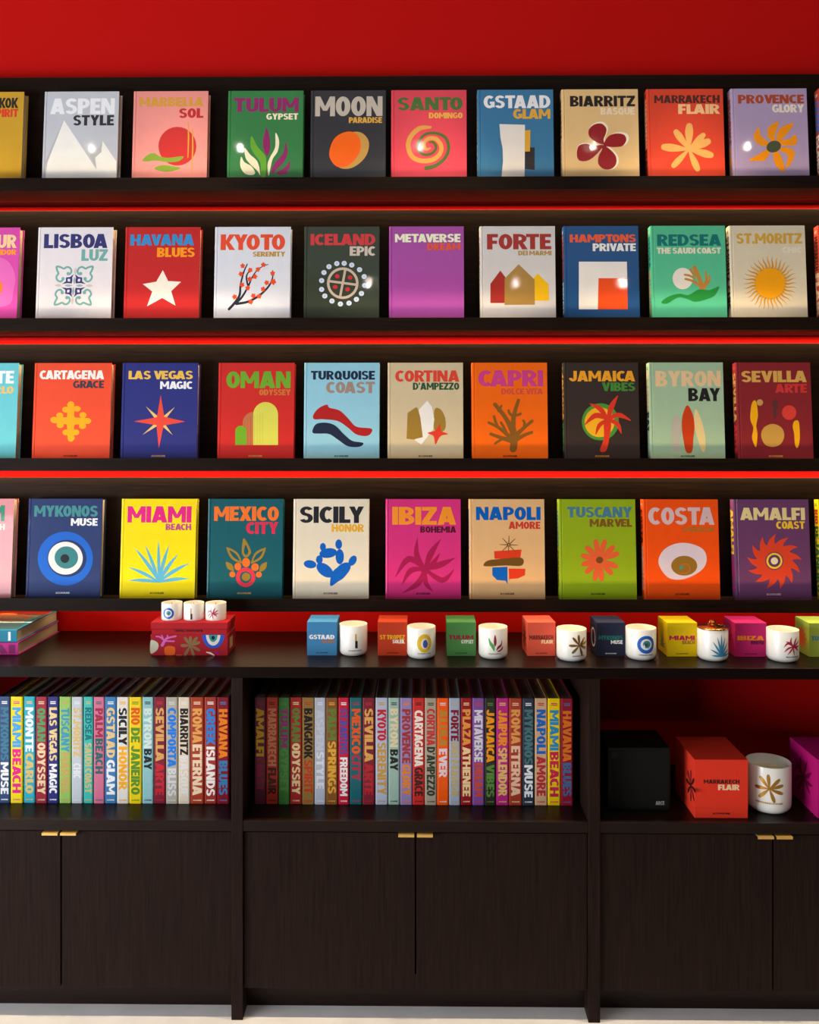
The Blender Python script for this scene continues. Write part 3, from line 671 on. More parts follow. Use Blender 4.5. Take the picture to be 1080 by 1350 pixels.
mex = [('R', (226, 54, 72), 230, 472, 46, 28), ('E', (152, 120, 40), 232, 470, 20, 20), ('E', (240, 112, 36), 232, 402, 19, 22), ('E', (240, 112, 36), 193, 421, 16, 18), ('E', (240, 112, 36), 275, 424, 18, 18), ('E', (240, 112, 36), 167, 458, 14, 14), ('E', (240, 112, 36), 293, 459, 14, 14),
       ('B', GM, [(222, 286), (255, 345), (248, 368), (232, 379), (216, 366), (212, 342)]), ('B', (25, 88, 98), [(230, 318), (243, 345), (240, 360), (232, 366), (224, 358), (222, 345)]),
       ('L', GM, 208, 402, 138, 328, 40, 0, False), ('L', (25, 88, 98), 200, 392, 152, 342, 18, 0, False), ('L', GM, 260, 402, 327, 330, 40, 0, False), ('L', (25, 88, 98), 268, 392, 314, 344, 18, 0, False),
       ('L', GM, 172, 440, 136, 398, 28, 0, False), ('L', GM, 298, 444, 332, 398, 28, 0, False)]
face_book(3, 272, 371.7, (24, 90, 100), 'dark teal book lettered MEXICO CITY with a gold and orange crown flower, bottom ledge', ZB,
  [('MEXICO', (242, 116, 40), 80, 136, 388, 204), ('CITY', (222, 44, 78), 232, 210, 386, 266)], mex, tagc=(190, 150, 80))
BL = (14, 94, 190)
face_book(3, 385.6, 486, (232, 218, 194), 'cream book lettered SICILY HONOR with a blue prickly pear, bottom ledge', ZB,
  [('SICILY', (40, 40, 46), 487, 136, 792, 214), ('HONOR', (236, 172, 42), 638, 220, 792, 256)],
  [('E', BL, *e) for e in ((672, 315, 16, 23), (597, 328, 14, 19), (622, 357, 42, 23, -8), (677, 374, 20, 36), (580, 388, 16, 20), (536, 410, 30, 19, 8), (606, 438, 46, 27, 38), (690, 438, 46, 27, -42), (738, 393, 17, 26, 30))] +
  [('B', BL, [(632, 512), (640, 450), (680, 420), (722, 430), (700, 470), (665, 495)])])
IB = (166, 26, 78)
def fr(x1, y1, xm, ym, wd): return ('S', IB, [(218, 434, 12), (xm, ym, wd), (x1, y1, 2)])
face_book(3, 508.3, 607.8, (214, 50, 124), 'hot pink book lettered IBIZA BOHEMIA with a dark pink palm, bottom ledge', ZC,
  [('IBIZA', (246, 146, 42), 62, 138, 365, 222), ('BOHEMIA', (84, 22, 46), 195, 230, 365, 260)],
  [('E', IB, 218, 438, 20, 20), fr(182, 284, 178, 365, 26), fr(293, 290, 245, 360, 30), fr(289, 356, 258, 402, 22), fr(361, 380, 290, 412, 30), fr(356, 434, 300, 486, 26), fr(76, 472, 140, 385, 30), fr(108, 508, 150, 440, 26), fr(110, 546, 185, 500, 28), fr(256, 540, 222, 500, 22)])
face_book(3, 619, 719, (228, 180, 126), 'tan book lettered NAPOLI AMORE with a stacked red and blue shape, bottom ledge', ZC,
  [('NAPOLI', (2, 94, 184), 460, 138, 766, 200), ('AMORE', (206, 60, 44), 615, 208, 765, 242)],
  [('P', (222, 60, 30), [(545, 348), (676, 340), (670, 384), (548, 384)]), ('B', (112, 76, 26), [(495, 415), (512, 394), (560, 386), (674, 379), (676, 416), (600, 416), (520, 420)]),
   ('P', (10, 96, 190), [(537, 425), (609, 422), (610, 505), (600, 488), (560, 485), (537, 462)]), ('P', (222, 60, 30), [(615, 430), (694, 432), (692, 462), (660, 477), (620, 480), (617, 492)])] +
  [('S', (112, 76, 26), [(615 + 3 * math.cos(a), 318 + 3 * math.sin(a), 5), (615 + 43 * math.cos(a), 318 + 43 * math.sin(a), 2.5)]) for a in [i * math.pi / 4 + .03 for i in range(8)]],
  spine=[('NAPOLI', (2, 94, 184), .1, .5), ('AMORE', (206, 60, 44), .52, .9)])
face_book(3, 738, 840, (148, 174, 26), 'lime green book lettered TUSCANY MARVEL with an orange daisy, bottom ledge', ZD,
  [('TUSCANY', (74, 124, 146), -115, 138, 192, 188), ('MARVEL', (126, 86, 32), -8, 195, 192, 232)],
  [('L', (230, 96, 52), 38, 390, x, y, 27) for x, y in ((20, 302), (62, 302), (102, 330), (122, 360), (116, 420), (92, 452), (48, 480), (16, 478), (-22, 446), (-38, 410), (-40, 370), (-20, 332))] + [('E', (124, 72, 30), 38, 390, 17, 16)],
  spine=[('TUSCANY', (74, 124, 146), .1, .5), ('MARVEL', (126, 86, 32), .52, .9)])
face_book(3, 850, 950, (248, 84, 16), 'orange book lettered COSTA with a pale oval shell, bottom ledge', ZD,
  [('COSTA', (222, 188, 190), 270, 140, 582, 222), ('SMERALDA', (180, 112, 40), 430, 233, 582, 256)],
  [('B', (226, 208, 220), [(318, 405), (340, 345), (400, 312), (470, 312), (530, 340), (547, 385), (530, 430), (480, 465), (420, 483), (360, 470)]), ('E', (154, 110, 36), 440, 417, 62, 47),
   ('S', (200, 110, 50), [(425, 412, 3), (455, 410, 4), (468, 432, 4), (450, 452, 4), (415, 450, 3)]), ('E', (64, 150, 140), 425, 426, 9, 9)],
  spine=[('COSTA', (60, 24, 20), .1, .45), ('SMERALDA', (200, 170, 160), .47, .92)])
am = [('E', (226, 70, 40), 868, 398, 82, 82, 0, 36)]
for k in range(13):
    a = R(-75 + k * 27.7); c = (868 + 74 * math.cos(a), 398 + 74 * math.sin(a)); b = a + .16
    am.append(('S', (226, 70, 40), [(c[0], c[1], 42), (868 + 102 * math.cos(b - .05), 398 + 102 * math.sin(b - .05), 24), (868 + 131 * math.cos(b + .1), 398 + 131 * math.sin(b + .1), 1)]))
am += [('E', (108, 62, 106), 868, 394, 43, 43), ('E', (246, 200, 40), 868, 394, 38, 38), ('E', (104, 58, 100), 868, 394, 29, 29), ('E', (240, 226, 188), 868, 394, 17, 17)]
face_book(3, 970.5, 1070.5, (110, 64, 106), 'purple book lettered AMALFI COAST with a red flaming sun, bottom ledge', ZD,
  [('AMALFI', (240, 216, 152), 706, 142, 1012, 200), ('COAST', (246, 196, 42), 877, 206, 1012, 242)], am,
  spine=[('AMALFI', (246, 196, 42), .1, .55), ('COAST', (170, 30, 90), .57, .92)], tagc=(214, 180, 170))
face_book(3, 1083.5, 1185, (244, 206, 10), 'yellow book with RIO DE JANEIRO on its spine, past AMALFI, bottom ledge', ZD, [], [],
  spine=[('RIO', (190, 40, 24), .1, .25), ('DE', (40, 110, 50), .27, .4), ('JANEIRO', (40, 110, 50), .42, .93)])

# ------------------------------------------------------------------ spine-out books
YS = 2.773
def spine_row(bay, rows, y0z, y1z):
    """rows: (px0, px1, colour, colourname, [(word, colour, z0, z1)])"""
    names_ = [' '.join(w_[0] for w_ in r[4]) for r in rows]
    for i, (a, b, bg, cn, words) in enumerate(rows):
        xa, xb = xat(a, YS), xat(b, YS)
        th = (xb - xa) - 0.0008
        nm = names_[i].replace("'", ' ')
        lo = names_[i - 1].split(' ')[0] if i else None
        ro = names_[i + 1].split(' ')[0] if i + 1 < len(rows) else None
        if lo and ro: pos = 'right after %s' % lo
        elif ro: pos = 'at the left end of the row'
        else: pos = 'at the right end of the row'
        t = thing('book', '%s spine lettered %s, %s bay, %s' % (cn, nm, bay, pos), 'book',
                  (xa + th + 0.0004, YS + random.uniform(-.0015, .0015), SH + .0004), (0, 0, R(90)), 'spine-out books in the %s cabinet bay' % bay)
        cov = book_cover(BW, BH, th, bg, t)
        conv = lambda z: (z - y0z) / (y1z - y0z)
        spine_print(cov, th, BH, [(w_, c, conv(z0), conv(z1)) for w_, c, z0, z1 in words])
YEL, DKR = (238, 208, 20), (128, 34, 48)
left = [
 (-1.5, 13.5, (52, 74, 118), 'slate blue', [('MYKONOS', (58, 116, 140), 350, 810), ('MUSE', WHITE, 825, 1100)]),
 (13.8, 30.3, (240, 214, 24), 'yellow', [('MIAMI', (70, 160, 220), 350, 695), ('BEACH', (226, 30, 130), 710, 1090)]),
 (31, 46.3, (50, 168, 188), 'turquoise', [('MONTE', (230, 236, 240), 350, 735), ('CARLO', (216, 184, 110), 745, 1095)]),
 (47, 62.3, (156, 40, 60), 'crimson', [('OMAN', (84, 150, 90), 355, 645), ('ODYSSEY', (232, 202, 158), 655, 1100)]),
 (62.5, 77.2, (46, 46, 120), 'navy', [('LAS VEGAS', (232, 200, 140), 350, 812), ('MAGIC', WHITE, 838, 1095)]),
 (78, 93.8, (148, 190, 96), 'light green', [('TUSCANY', (60, 148, 180), 355, 735), ('MARVEL', (196, 160, 90), 740, 1095)]),
 (94.4, 109, (194, 198, 206), 'pale grey', [('ST.MORITZ', (216, 180, 110), 350, 775), ('CHIC', (222, 224, 230), 830, 960)]),
 (110, 122.8, (60, 184, 172), 'aqua', [('REDSEA', (14, 110, 116), 350, 635), ('SAUDI COAST', (200, 178, 116), 655, 1090)]),
 (123.4, 138, (206, 110, 140), 'pink', [('PALM', (158, 40, 70), 355, 605), ('BEACH', (44, 96, 96), 615, 920)]),
 (138, 153.8, (56, 120, 176), 'mid blue', [('GSTAAD', (226, 190, 130), 350, 785), ('GLAM', WHITE, 800, 1100)]),
 (154, 169.9, (222, 216, 206), 'off-white', [('SICILY', (34, 34, 38), 350, 675), ('HONOR', (238, 166, 24), 685, 1060)]),
 (170.2, 187, (236, 204, 16), 'golden yellow', [('RIO', (222, 84, 24), 350, 498), ('DE', (84, 138, 40), 522, 650), ('JANEIRO', (84, 138, 40), 680, 1100)]),
 (187.4, 202.3, (140, 190, 192), 'pale aqua', [('BYRON', (206, 222, 216), 355, 700), ('BAY', (30, 40, 48), 705, 885)]),
 (202.5, 218.3, (124, 30, 50), 'maroon', [('SEVILLA', (216, 160, 90), 350, 815), ('ARTE', (200, 36, 50), 825, 1105)]),
 (218.7, 234.6, (176, 168, 154), 'taupe', [('COMPORTA', (20, 120, 220), 350, 860), ('BLISS', (210, 210, 214), 870, 1110)]),
 (235, 250.5, (222, 204, 180), 'cream', [('BIARRITZ', (34, 30, 32), 355, 755), ('BASQUE', (226, 220, 216), 765, 1110)]),
 (250.8, 268.9, (166, 58, 34), 'rust', [('ROMA', (226, 158, 84), 355, 655), ('ETERNA', (236, 206, 174), 665, 1105)]),
 (269.1, 285.7, (160, 48, 40), 'brick red', [('GREEK', (30, 128, 210), 355, 670), ('ISLANDS', (238, 230, 224), 685, 1110)]),
 (286, 302.2, (128, 14, 34), 'deep red', [('HAVANA', (236, 128, 20), 360, 785), ('BLUES', (40, 120, 176), 805, 1100)]),
]
spine_row('left', left, 258, 1176)
mid = [  # spine colours include the bay's shade, darker than the bindings themselves
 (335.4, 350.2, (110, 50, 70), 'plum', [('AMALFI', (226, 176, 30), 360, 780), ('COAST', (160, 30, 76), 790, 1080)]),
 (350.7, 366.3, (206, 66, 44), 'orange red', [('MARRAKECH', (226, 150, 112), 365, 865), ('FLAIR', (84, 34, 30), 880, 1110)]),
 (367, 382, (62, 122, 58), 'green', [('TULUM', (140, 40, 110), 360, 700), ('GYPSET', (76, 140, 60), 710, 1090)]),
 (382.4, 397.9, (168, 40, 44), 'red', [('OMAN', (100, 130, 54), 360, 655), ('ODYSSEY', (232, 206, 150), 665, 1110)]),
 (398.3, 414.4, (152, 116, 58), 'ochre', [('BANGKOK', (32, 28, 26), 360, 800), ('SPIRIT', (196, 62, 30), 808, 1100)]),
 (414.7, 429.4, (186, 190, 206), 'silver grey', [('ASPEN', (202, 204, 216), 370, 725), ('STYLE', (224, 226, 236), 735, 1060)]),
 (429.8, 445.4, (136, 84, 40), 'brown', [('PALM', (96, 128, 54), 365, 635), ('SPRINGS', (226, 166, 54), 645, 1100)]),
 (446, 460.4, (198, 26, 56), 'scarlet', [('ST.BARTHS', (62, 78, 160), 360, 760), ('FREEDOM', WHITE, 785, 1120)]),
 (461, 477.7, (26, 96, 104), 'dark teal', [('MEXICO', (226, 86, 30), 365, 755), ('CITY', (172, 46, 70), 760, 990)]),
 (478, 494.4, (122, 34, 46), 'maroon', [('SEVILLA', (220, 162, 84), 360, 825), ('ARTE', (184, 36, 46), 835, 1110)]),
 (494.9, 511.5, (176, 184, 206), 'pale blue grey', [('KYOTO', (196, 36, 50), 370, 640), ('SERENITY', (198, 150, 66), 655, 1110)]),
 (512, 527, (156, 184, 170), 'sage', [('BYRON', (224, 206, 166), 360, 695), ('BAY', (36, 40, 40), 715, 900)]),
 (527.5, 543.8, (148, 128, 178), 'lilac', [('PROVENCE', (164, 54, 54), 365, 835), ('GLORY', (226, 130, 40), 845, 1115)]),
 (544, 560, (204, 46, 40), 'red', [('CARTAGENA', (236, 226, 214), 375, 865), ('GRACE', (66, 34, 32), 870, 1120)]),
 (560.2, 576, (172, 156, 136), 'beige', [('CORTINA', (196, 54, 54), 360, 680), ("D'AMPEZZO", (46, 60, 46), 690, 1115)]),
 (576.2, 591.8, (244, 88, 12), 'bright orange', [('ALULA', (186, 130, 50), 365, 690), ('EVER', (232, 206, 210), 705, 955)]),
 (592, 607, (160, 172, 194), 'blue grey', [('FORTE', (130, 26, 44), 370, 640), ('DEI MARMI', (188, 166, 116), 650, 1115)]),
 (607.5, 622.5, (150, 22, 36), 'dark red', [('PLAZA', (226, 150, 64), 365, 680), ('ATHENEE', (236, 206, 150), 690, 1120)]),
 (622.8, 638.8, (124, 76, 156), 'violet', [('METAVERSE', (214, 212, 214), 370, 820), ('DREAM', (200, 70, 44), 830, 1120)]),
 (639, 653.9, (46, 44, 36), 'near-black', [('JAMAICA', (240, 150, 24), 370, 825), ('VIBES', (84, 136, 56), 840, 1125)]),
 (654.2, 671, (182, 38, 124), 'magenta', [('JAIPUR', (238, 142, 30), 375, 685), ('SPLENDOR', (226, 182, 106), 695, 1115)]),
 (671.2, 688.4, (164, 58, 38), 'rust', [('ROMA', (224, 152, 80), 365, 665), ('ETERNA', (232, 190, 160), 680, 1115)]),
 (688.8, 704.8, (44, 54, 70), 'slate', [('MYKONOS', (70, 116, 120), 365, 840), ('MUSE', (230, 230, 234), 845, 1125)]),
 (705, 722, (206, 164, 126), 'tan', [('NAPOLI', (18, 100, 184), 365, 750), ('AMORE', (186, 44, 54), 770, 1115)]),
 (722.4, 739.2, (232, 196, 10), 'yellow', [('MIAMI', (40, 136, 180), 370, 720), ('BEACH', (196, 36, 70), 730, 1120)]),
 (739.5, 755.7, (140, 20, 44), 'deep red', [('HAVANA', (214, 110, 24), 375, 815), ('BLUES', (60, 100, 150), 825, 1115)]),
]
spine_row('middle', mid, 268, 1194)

# ------------------------------------------------------------------ books lying flat on the counter
def flat_book(z, bg, pxr, label, th, front_paint, words):
    yb = 2.779; xr = xat(pxr, yb); Lh = 0.40; wd = 0.318
    # spine faces the viewer, front cover up, head of the book to the right
    t = thing('book', label, 'book', (xr, yb, z), (0, 0, 0), 'books lying flat on the counter')
    # spine faces the viewer, front cover up, foot of the book to the right
    Rm = Matrix(((0, 0, -1), (1, 0, 0), (0, -1, 0)))
    t.rotation_euler = Rm.to_euler(); t.location = (xr, yb, z + th)
    cov = book_cover(wd, Lh, th, bg, t)
    if front_paint:
        put('illustration', wind([([(x, Lh - zz) for x, zz in p], c, l) for p, c, l in shapes_to_faces(front_paint)]), cov, front_fn)
    for i, (txt, c, h0, h1, a0, a1) in enumerate(words):      # h measured from the head
        fs = [([(a0 + q[1], Lh - h0 - q[0]) for q in p], c, l) for p, l in text_faces(txt, 0, 0, h1 - h0, a1 - a0)]
        put('spine_title' if i == 0 else 'publisher_mark', wind(fs), cov, spine_fn(th))
    return t
z1 = CH + 0.0405
flat_book(CH, (184, 40, 128), 23.9, 'magenta book lying flat on the counter, the lower one of the pile at left', 0.0405, None,
          [('DUBAI', (120, 30, 90), .12, .391, .006, .034)])
flat_book(z1, (38, 122, 150), 22.3, 'teal book lying on top of the magenta one, orange flower on its cover', 0.0405,
          [('P', (60, 92, 100), [(.013, .02), (.11, .02), (.13, .38), (.013, .395)]), ('P', (130, 176, 140), [(.11, .02), (.235, .02), (.22, .385), (.13, .38)]), ('P', (120, 24, 16), [(.235, .02), (.318, .02), (.318, .396), (.215, .396)]),
           ('E', (240, 96, 24), .175, .31, .05, .055), ('E', (206, 140, 70), .17, .318, .02, .024), ('E', (248, 176, 24), .165, .22, .05, .045), ('E', (240, 110, 30), .22, .25, .03, .05)],
          [('LONDON', (220, 230, 234), .08, .32, .010, .032), ('I', (220, 230, 234), .372, .380, .006, .034)])

# ------------------------------------------------------------------ candles and boxes
def cyl_print(name, faces, parent, rad, mats=None, turn=0):
    """faces in metres (u around, v up) wrapped on a cylinder facing -Y"""
    m = MB()
    for p, c, l in wind(faces):
        m.face([(q[0], 0, q[1]) for q in p], (mats(c) if mats else ink(c)))
    for i in range(0): pass
    me = bpy.data.meshes.new(name); me.from_pydata(m.v, [], m.f)
    for k in m.mats: me.materials.append(k)
    me.polygons.foreach_set('material_index', m.m)
    lay = [l for _, _, l in faces]
    bm = bmesh.new(); bm.from_mesh(me)
    fl = bm.faces.layers.int.new('lay'); bm.faces.ensure_lookup_table()
    for f, l in zip(bm.faces, lay): f[fl] = l
    xs = [v.co.x for v in bm.verts]; a, b = min(xs), max(xs); n = max(2, int((b - a) / (rad * .12)))
    for i in range(1, n):
        bmesh.ops.bisect_plane(bm, geom=bm.verts[:] + bm.edges[:] + bm.faces[:], plane_co=(a + (b - a) * i / n, 0, 0), plane_no=(1, 0, 0))
    done = set()
    for f in bm.faces:
        for v in f.verts:
            if v.index in done and False: continue
            v.co.y = -f[fl]
    for v in bm.verts:
        u = v.co.x; l = -v.co.y; rr = rad + .00025 + l * PSTEP; an = u / rad + turn
        v.co = (rr * math.sin(an), -rr * math.cos(an), v.co.z)
    bm.to_mesh(me); bm.free()
    o = bpy.data.objects.new(name, me); COL.objects.link(o); o.parent = parent
    return o
def scaled(shapes, cx, cy, s, ox, oz):
    out = []
    for p, c, l in shapes_to_faces(shapes):
        out.append(([(ox + (x - cx) * s, oz - (y - cy) * s) for x, y in p], c, l))
    return out
def candle(loc, rad, ht, label, motif, words, group, turn=0.0, wick_n=1, mat_fn=None, lid=False, round_base=True, name='candle'):
    t = thing(name, label, 'candle', loc, group=group)
    wl = rad * .055; rb = rad * (.34 if round_base else .06); dep = ht * .22
    prof = [(0.0, 0.0)] + [(rad - rb + rb * math.sin(R(a)), rb - rb * math.cos(R(a))) for a in range(0, 91, 15)] + [(rad, ht - wl * .5), (rad - wl * .15, ht - wl * .1), (rad - wl * .5, ht), (rad - wl * .85, ht - wl * .1), (rad - wl, ht - wl * .5), (rad - wl, ht - dep), (rad - wl - .0004, ht - dep - .002), (0.0, ht - dep - .002)]
    m = MB(); m.lathe(prof, CERAMIC, 56); m.build('vessel', t, smooth=True, fix=True)
    m = MB(); m.lathe([(0, ht - dep - .0015), (rad - wl - .0002, ht - dep - .0015), (rad - wl - .0002, ht - dep), (rad * .8, ht - dep - .0006), (0, ht - dep - .0006)], WAX, 40)
    m.build('wax', t, smooth=True, fix=True)
    if not lid:
        for k in range(wick_n):
            x = 0 if wick_n == 1 else (k - (wick_n - 1) / 2) * rad * .6
            m = MB(); m.lathe([(.0011, ht - dep - .001), (.0011, ht - dep + .006), (.0008, ht - dep + .011), (0, ht - dep + .0115)], WICK, 8, x, rad * .1 * (1 if k % 2 else -1) * (wick_n > 1))
            m.build('wick', t)
    cyl_print('motif', motif, t, rad, mat_fn, turn)
    if words:
        wd, c, w0, zz, hh = words
        cyl_print('lettering', [(p, c, l) for p, l in text_faces(wd, -w0 / 2, zz, w0 / 2, zz + hh)], t, rad, mat_fn, turn)
    if lid:
        l = MB(); l.lathe([(0, ht + .0002), (rad - wl * .2, ht + .0002), (rad + .0008, ht + .001), (rad + .0008, ht + .0045), (rad - .003, ht + .0062), (rad * .45, ht + .0082), (rad * .16, ht + .010), (rad * .13, ht + .013), (rad * .2, ht + .0155), (rad * .28, ht + .019), (rad * .24, ht + .023), (rad * .1, ht + .025), (0, ht + .025)], COPPER, 48)
        l.build('lid', t, smooth=True, fix=True)
    return t
def box_thing(name, label, x0, x1, y0, dep, z, ht, c, group, titles, lid=0.0, rot=0.0, side=None, m_=None, cat='box', seam=None):
    wd = x1 - x0; M_ = m_ or mat('board_%02x%02x%02x' % tuple(c), c, 0.6, 0, 0, 0.03, 150, 0.03, 0.12)
    t = thing(name, label, cat, (x0, y0, z), (0, 0, rot), group)
    sm = seam if seam is not None else ht * .14
    m = MB(); m.box(0.0006, wd - .0006, .0006, dep - .0006, 0, ht - .001, M_); body = m.build('base', t, bevel=.0006)
    m = MB(); e = .0
    m.box(0, wd, 0, dep, sm, ht, M_); lidob = m.build('lid', t, bevel=.0008)
    for i, (txt, cc, u0, v0, u1, v1) in enumerate(titles):
        fs = [(p, cc, l) for p, l in text_faces(txt, u0 * wd, v0 * ht, u1 * wd, v1 * ht)]
        fn = front_fn if v1 * ht > sm else (lambda x, zz, l: (x, .0004 - l * PSTEP, zz))
        put(('title', 'subtitle', 'publisher_mark')[min(i, 2)], wind(fs), lidob if v1 * ht > sm else body, fn)
    if side:
        put('side_motif', wind(side), lidob, lambda a, zz, l: (-0.00015 - l * PSTEP, dep - a, zz))
    return t
YBX = 2.786
cg = 'boxed candles along the counter'
eye = [('E', (26, 96, 190), 310, 383, 131, 128, 0, 40), ('E', (232, 232, 232), 311, 381, 84, 80, 0, 36), ('E', (58, 128, 132), 315, 378, 56, 53, 0, 32), ('E', (28, 36, 44), 308, 383, 21, 21)]
gst = [('P', (205, 150, 40), [(0, -36), (8, -36), (8, 10), (0, 10)]), ('P', (24, 22, 22), [(0, 2), (14, 2), (14, 42), (0, 42)])]
sol = [('E', (232, 190, 24), 0, 0, 50, 60, 0, 36), ('E', (236, 228, 214), 2, 2, 27, 36), ('E', (70, 84, 160), 6, 4, 17, 27)]
flame = [('B', (150, 24, 50), [(0, -60), (10, -20), (8, 5), (0, 18), (-8, 0), (-8, -30)]), ('B', (84, 170, 84), [(-45, -40), (-25, -10), (-4, 15), (-6, 50), (-22, 30), (-40, 0)]), ('B', (150, 24, 50), [(50, -22), (48, 15), (25, 35), (8, 46), (18, 20), (40, 5)]), ('B', (150, 24, 50), [(58, 20), (54, 42), (30, 56), (14, 52), (36, 42)])]
flower = [('L', GOLDC, 0, 0, 62 * math.cos(a), 62 * math.sin(a), 17) for a in [R(d) for d in (-95, -130, 180, 135, 70, 20, -15, -45)]]
agave = [('L', (60, 140, 180), 0, 60, x, y, 11, b, False) for x, y, b in ((-62, 22, 3), (-50, -22, 3), (-25, -48, 2), (0, -62, 0), (26, -46, -2), (50, -16, -3), (64, 26, -4), (-56, 56, 2), (64, 52, -2))]
palm = [('S', (176, 16, 62), [(0, 0, 6), (xm, ym, wd), (x, y, 1)]) for x, y, xm, ym, wd in ((-12, -62, -18, -28, 12), (28, -60, 14, -30, 13), (56, -36, 34, -18, 12), (62, 0, 36, 4, 12), (46, 32, 30, 18, 11), (-62, 8, -36, -20, 13), (-60, 38, -34, 12, 12), (-40, 54, -18, 28, 11), (10, 58, 2, 30, 10), (-50, -30, -30, -26, 9))]
def inkc(c): return GOLD if c == GOLDC else mat('glaze_%02x%02x%02x' % tuple(c), c, .35, 0, .2, 0, 40, .02)
sets = [  # name, colour, box px, back-turn, titles, candle px, candle bottom, motif, scale
 ('sky blue', (64, 128, 176), 405, 444.2, 'GSTAAD', WHITE, 'GLAM', (170, 110, 70), 447.7, 484.3, 865.4, gst, .00058, 'a gold and black bar', .2, 0),
 ('rust orange', (182, 58, 30), 498.1, 537, 'ST TROPEZ', (226, 160, 40), 'SOLEIL', (236, 226, 210), 536.9, 574.3, 869, sol, .00047, 'a yellow and blue ring', .22, 0),
 ('green', (74, 128, 68), 588.9, 627.6, 'TULUM', (140, 24, 44), 'GYPSET', (206, 214, 190), 631.2, 669, 869, flame, .00046, 'green and red flames', .06, 0),
 ('coral', (220, 88, 66), 695.4, 732.8, 'MARRAKECH', (110, 40, 34), 'FLAIR', (240, 206, 150), 734, 772.9, 871.7, flower, .00048, 'a gold flower', .38, 2.5),
 ('navy', (40, 44, 66), 787, 824.2, 'MYKONOS', (40, 110, 104), 'MUSE', WHITE, 825.4, 864.7, 870, eye, .000215, 'a blue eye', .12, 0.5),
 ('yellow', (222, 186, 14), 879.8, 919.6, 'MIAMI', (190, 24, 70), 'BEACH', (160, 110, 50), 920.2, 959, 871, agave, .00056, 'a blue agave and copper lid', .28, 0.6),
 ('magenta', (190, 36, 104), 969.4, 1011, 'IBIZA', (240, 130, 30), 'BOHEMIA', (70, 20, 50), 1011.8, 1052, 872, palm, .00048, 'a crimson palm', .30, 0),
 ('olive green', (160, 180, 72), 1067, 1108, 'TUSCANY', (60, 130, 170), 'MARVEL', (120, 90, 50), None, None, None, None, None, None, 0, 0),
]
for (cn, c, b0, b1, t1, c1, t2, c2, p0, p1, pb, mot, ms, desc, turn, rt) in sets:
    x0, x1 = xat(b0, YBX), xat(b1, YBX)
    dk = tuple(int(v * .5) for v in c)
    mark = (206, 206, 206) if cn == 'navy' else dk
    sd = None
    if b0 > 680:
        smap = {'coral': ([('L', dk, 0, 0, 62 * math.cos(R(d)), 62 * math.sin(R(d)), 17) for d in range(0, 360, 45)], .0005), 'navy': ([('R', WHITE, 0, 0, 62, 50), ('E', (60, 40, 60), 0, 0, 50, 50)], .0005), 'yellow': ([(s_[0], (110, 130, 90), *s_[2:]) for s_ in agave], .0005),
                'magenta': ([(s_[0], (160, 20, 80), *s_[2:]) for s_ in palm], .0005), 'olive green': ([('L', (226, 100, 50), 0, 0, 62 * math.cos(R(d)), 62 * math.sin(R(d)), 19) for d in range(0, 360, 30)], .0005)}[cn]
        sd = scaled(smap[0], 0, 0, smap[1], .05, .05)
    box_thing('candle_box', '%s candle box lettered %s %s on the counter' % (cn, t1, t2), x0, x1, YBX, .104, CH, .107, c, 'candle boxes on the counter',
              [(t1, c1, .07, .49, .92, .62), (t2, c2, .5, .37, .92, .48), ('ASSOULINE', mark, .3, .075, .7, .105)], rot=R(rt), side=sd, seam=.0005)
    if p0 is None: continue
    yf = (CH - CAMZ) * -FPX / (pb - PY0)
    rad = (p1 - p0) / 2 / FPX * (yf + .04)
    yc = yf + rad * .72
    cxx = xat((p0 + p1) / 2, yc)
    faces = scaled(mot, 310 if mot is eye else 0, 383 if mot is eye else 0, ms, 0, .052)
    candle((cxx, yc, CH), rad, .097, 'white candle with %s, by the %s box on the counter' % (desc, cn), faces,
           ((t1 + ' ' + t2), GOLDC if cn in ('coral', 'green', 'rust orange') else (70, 60, 55), rad * .95, .0185, .0032), cg, turn=turn, mat_fn=inkc, lid=(cn == 'yellow'))

# gift box with three small candles
YG = 2.782
xg0, xg1 = xat(198.6, YG), xat(300.2, YG); wg = xg1 - xg0; HG = .105
GRED = (158, 30, 40)
gb = thing('gift_box', 'red patterned gift box with a lid, carrying three small candles on the counter', 'box', (xg0, YG, CH))
m = MB(); GM_ = mat('gift_box_red', GRED, .6, 0, 0, .03, 120, .03, .1)
m.box(0, wg, 0, .118, 0, .066, GM_); gbody = m.build('base', gb, bevel=.0008)
m = MB(); GL_ = mat('gift_box_lid_red', (172, 30, 38), .6, 0, 0, .03, 120, .03, .1)
m.box(.003, wg - .003, .003, .115, .066, .083, GL_); m.box(.0005, wg - .0005, .0005, .1175, .0845, HG, GL_); m.box(.004, wg - .004, .004, .114, .082, .086, GL_)
glid = m.build('lid', gb, bevel=.0008)
def gz(zx, zy):     # drawing units of the enlarged photo -> box front
    return ((zx - 62) / (792 - 62) * wg, (615 - zy) / (615 - 303) * HG)
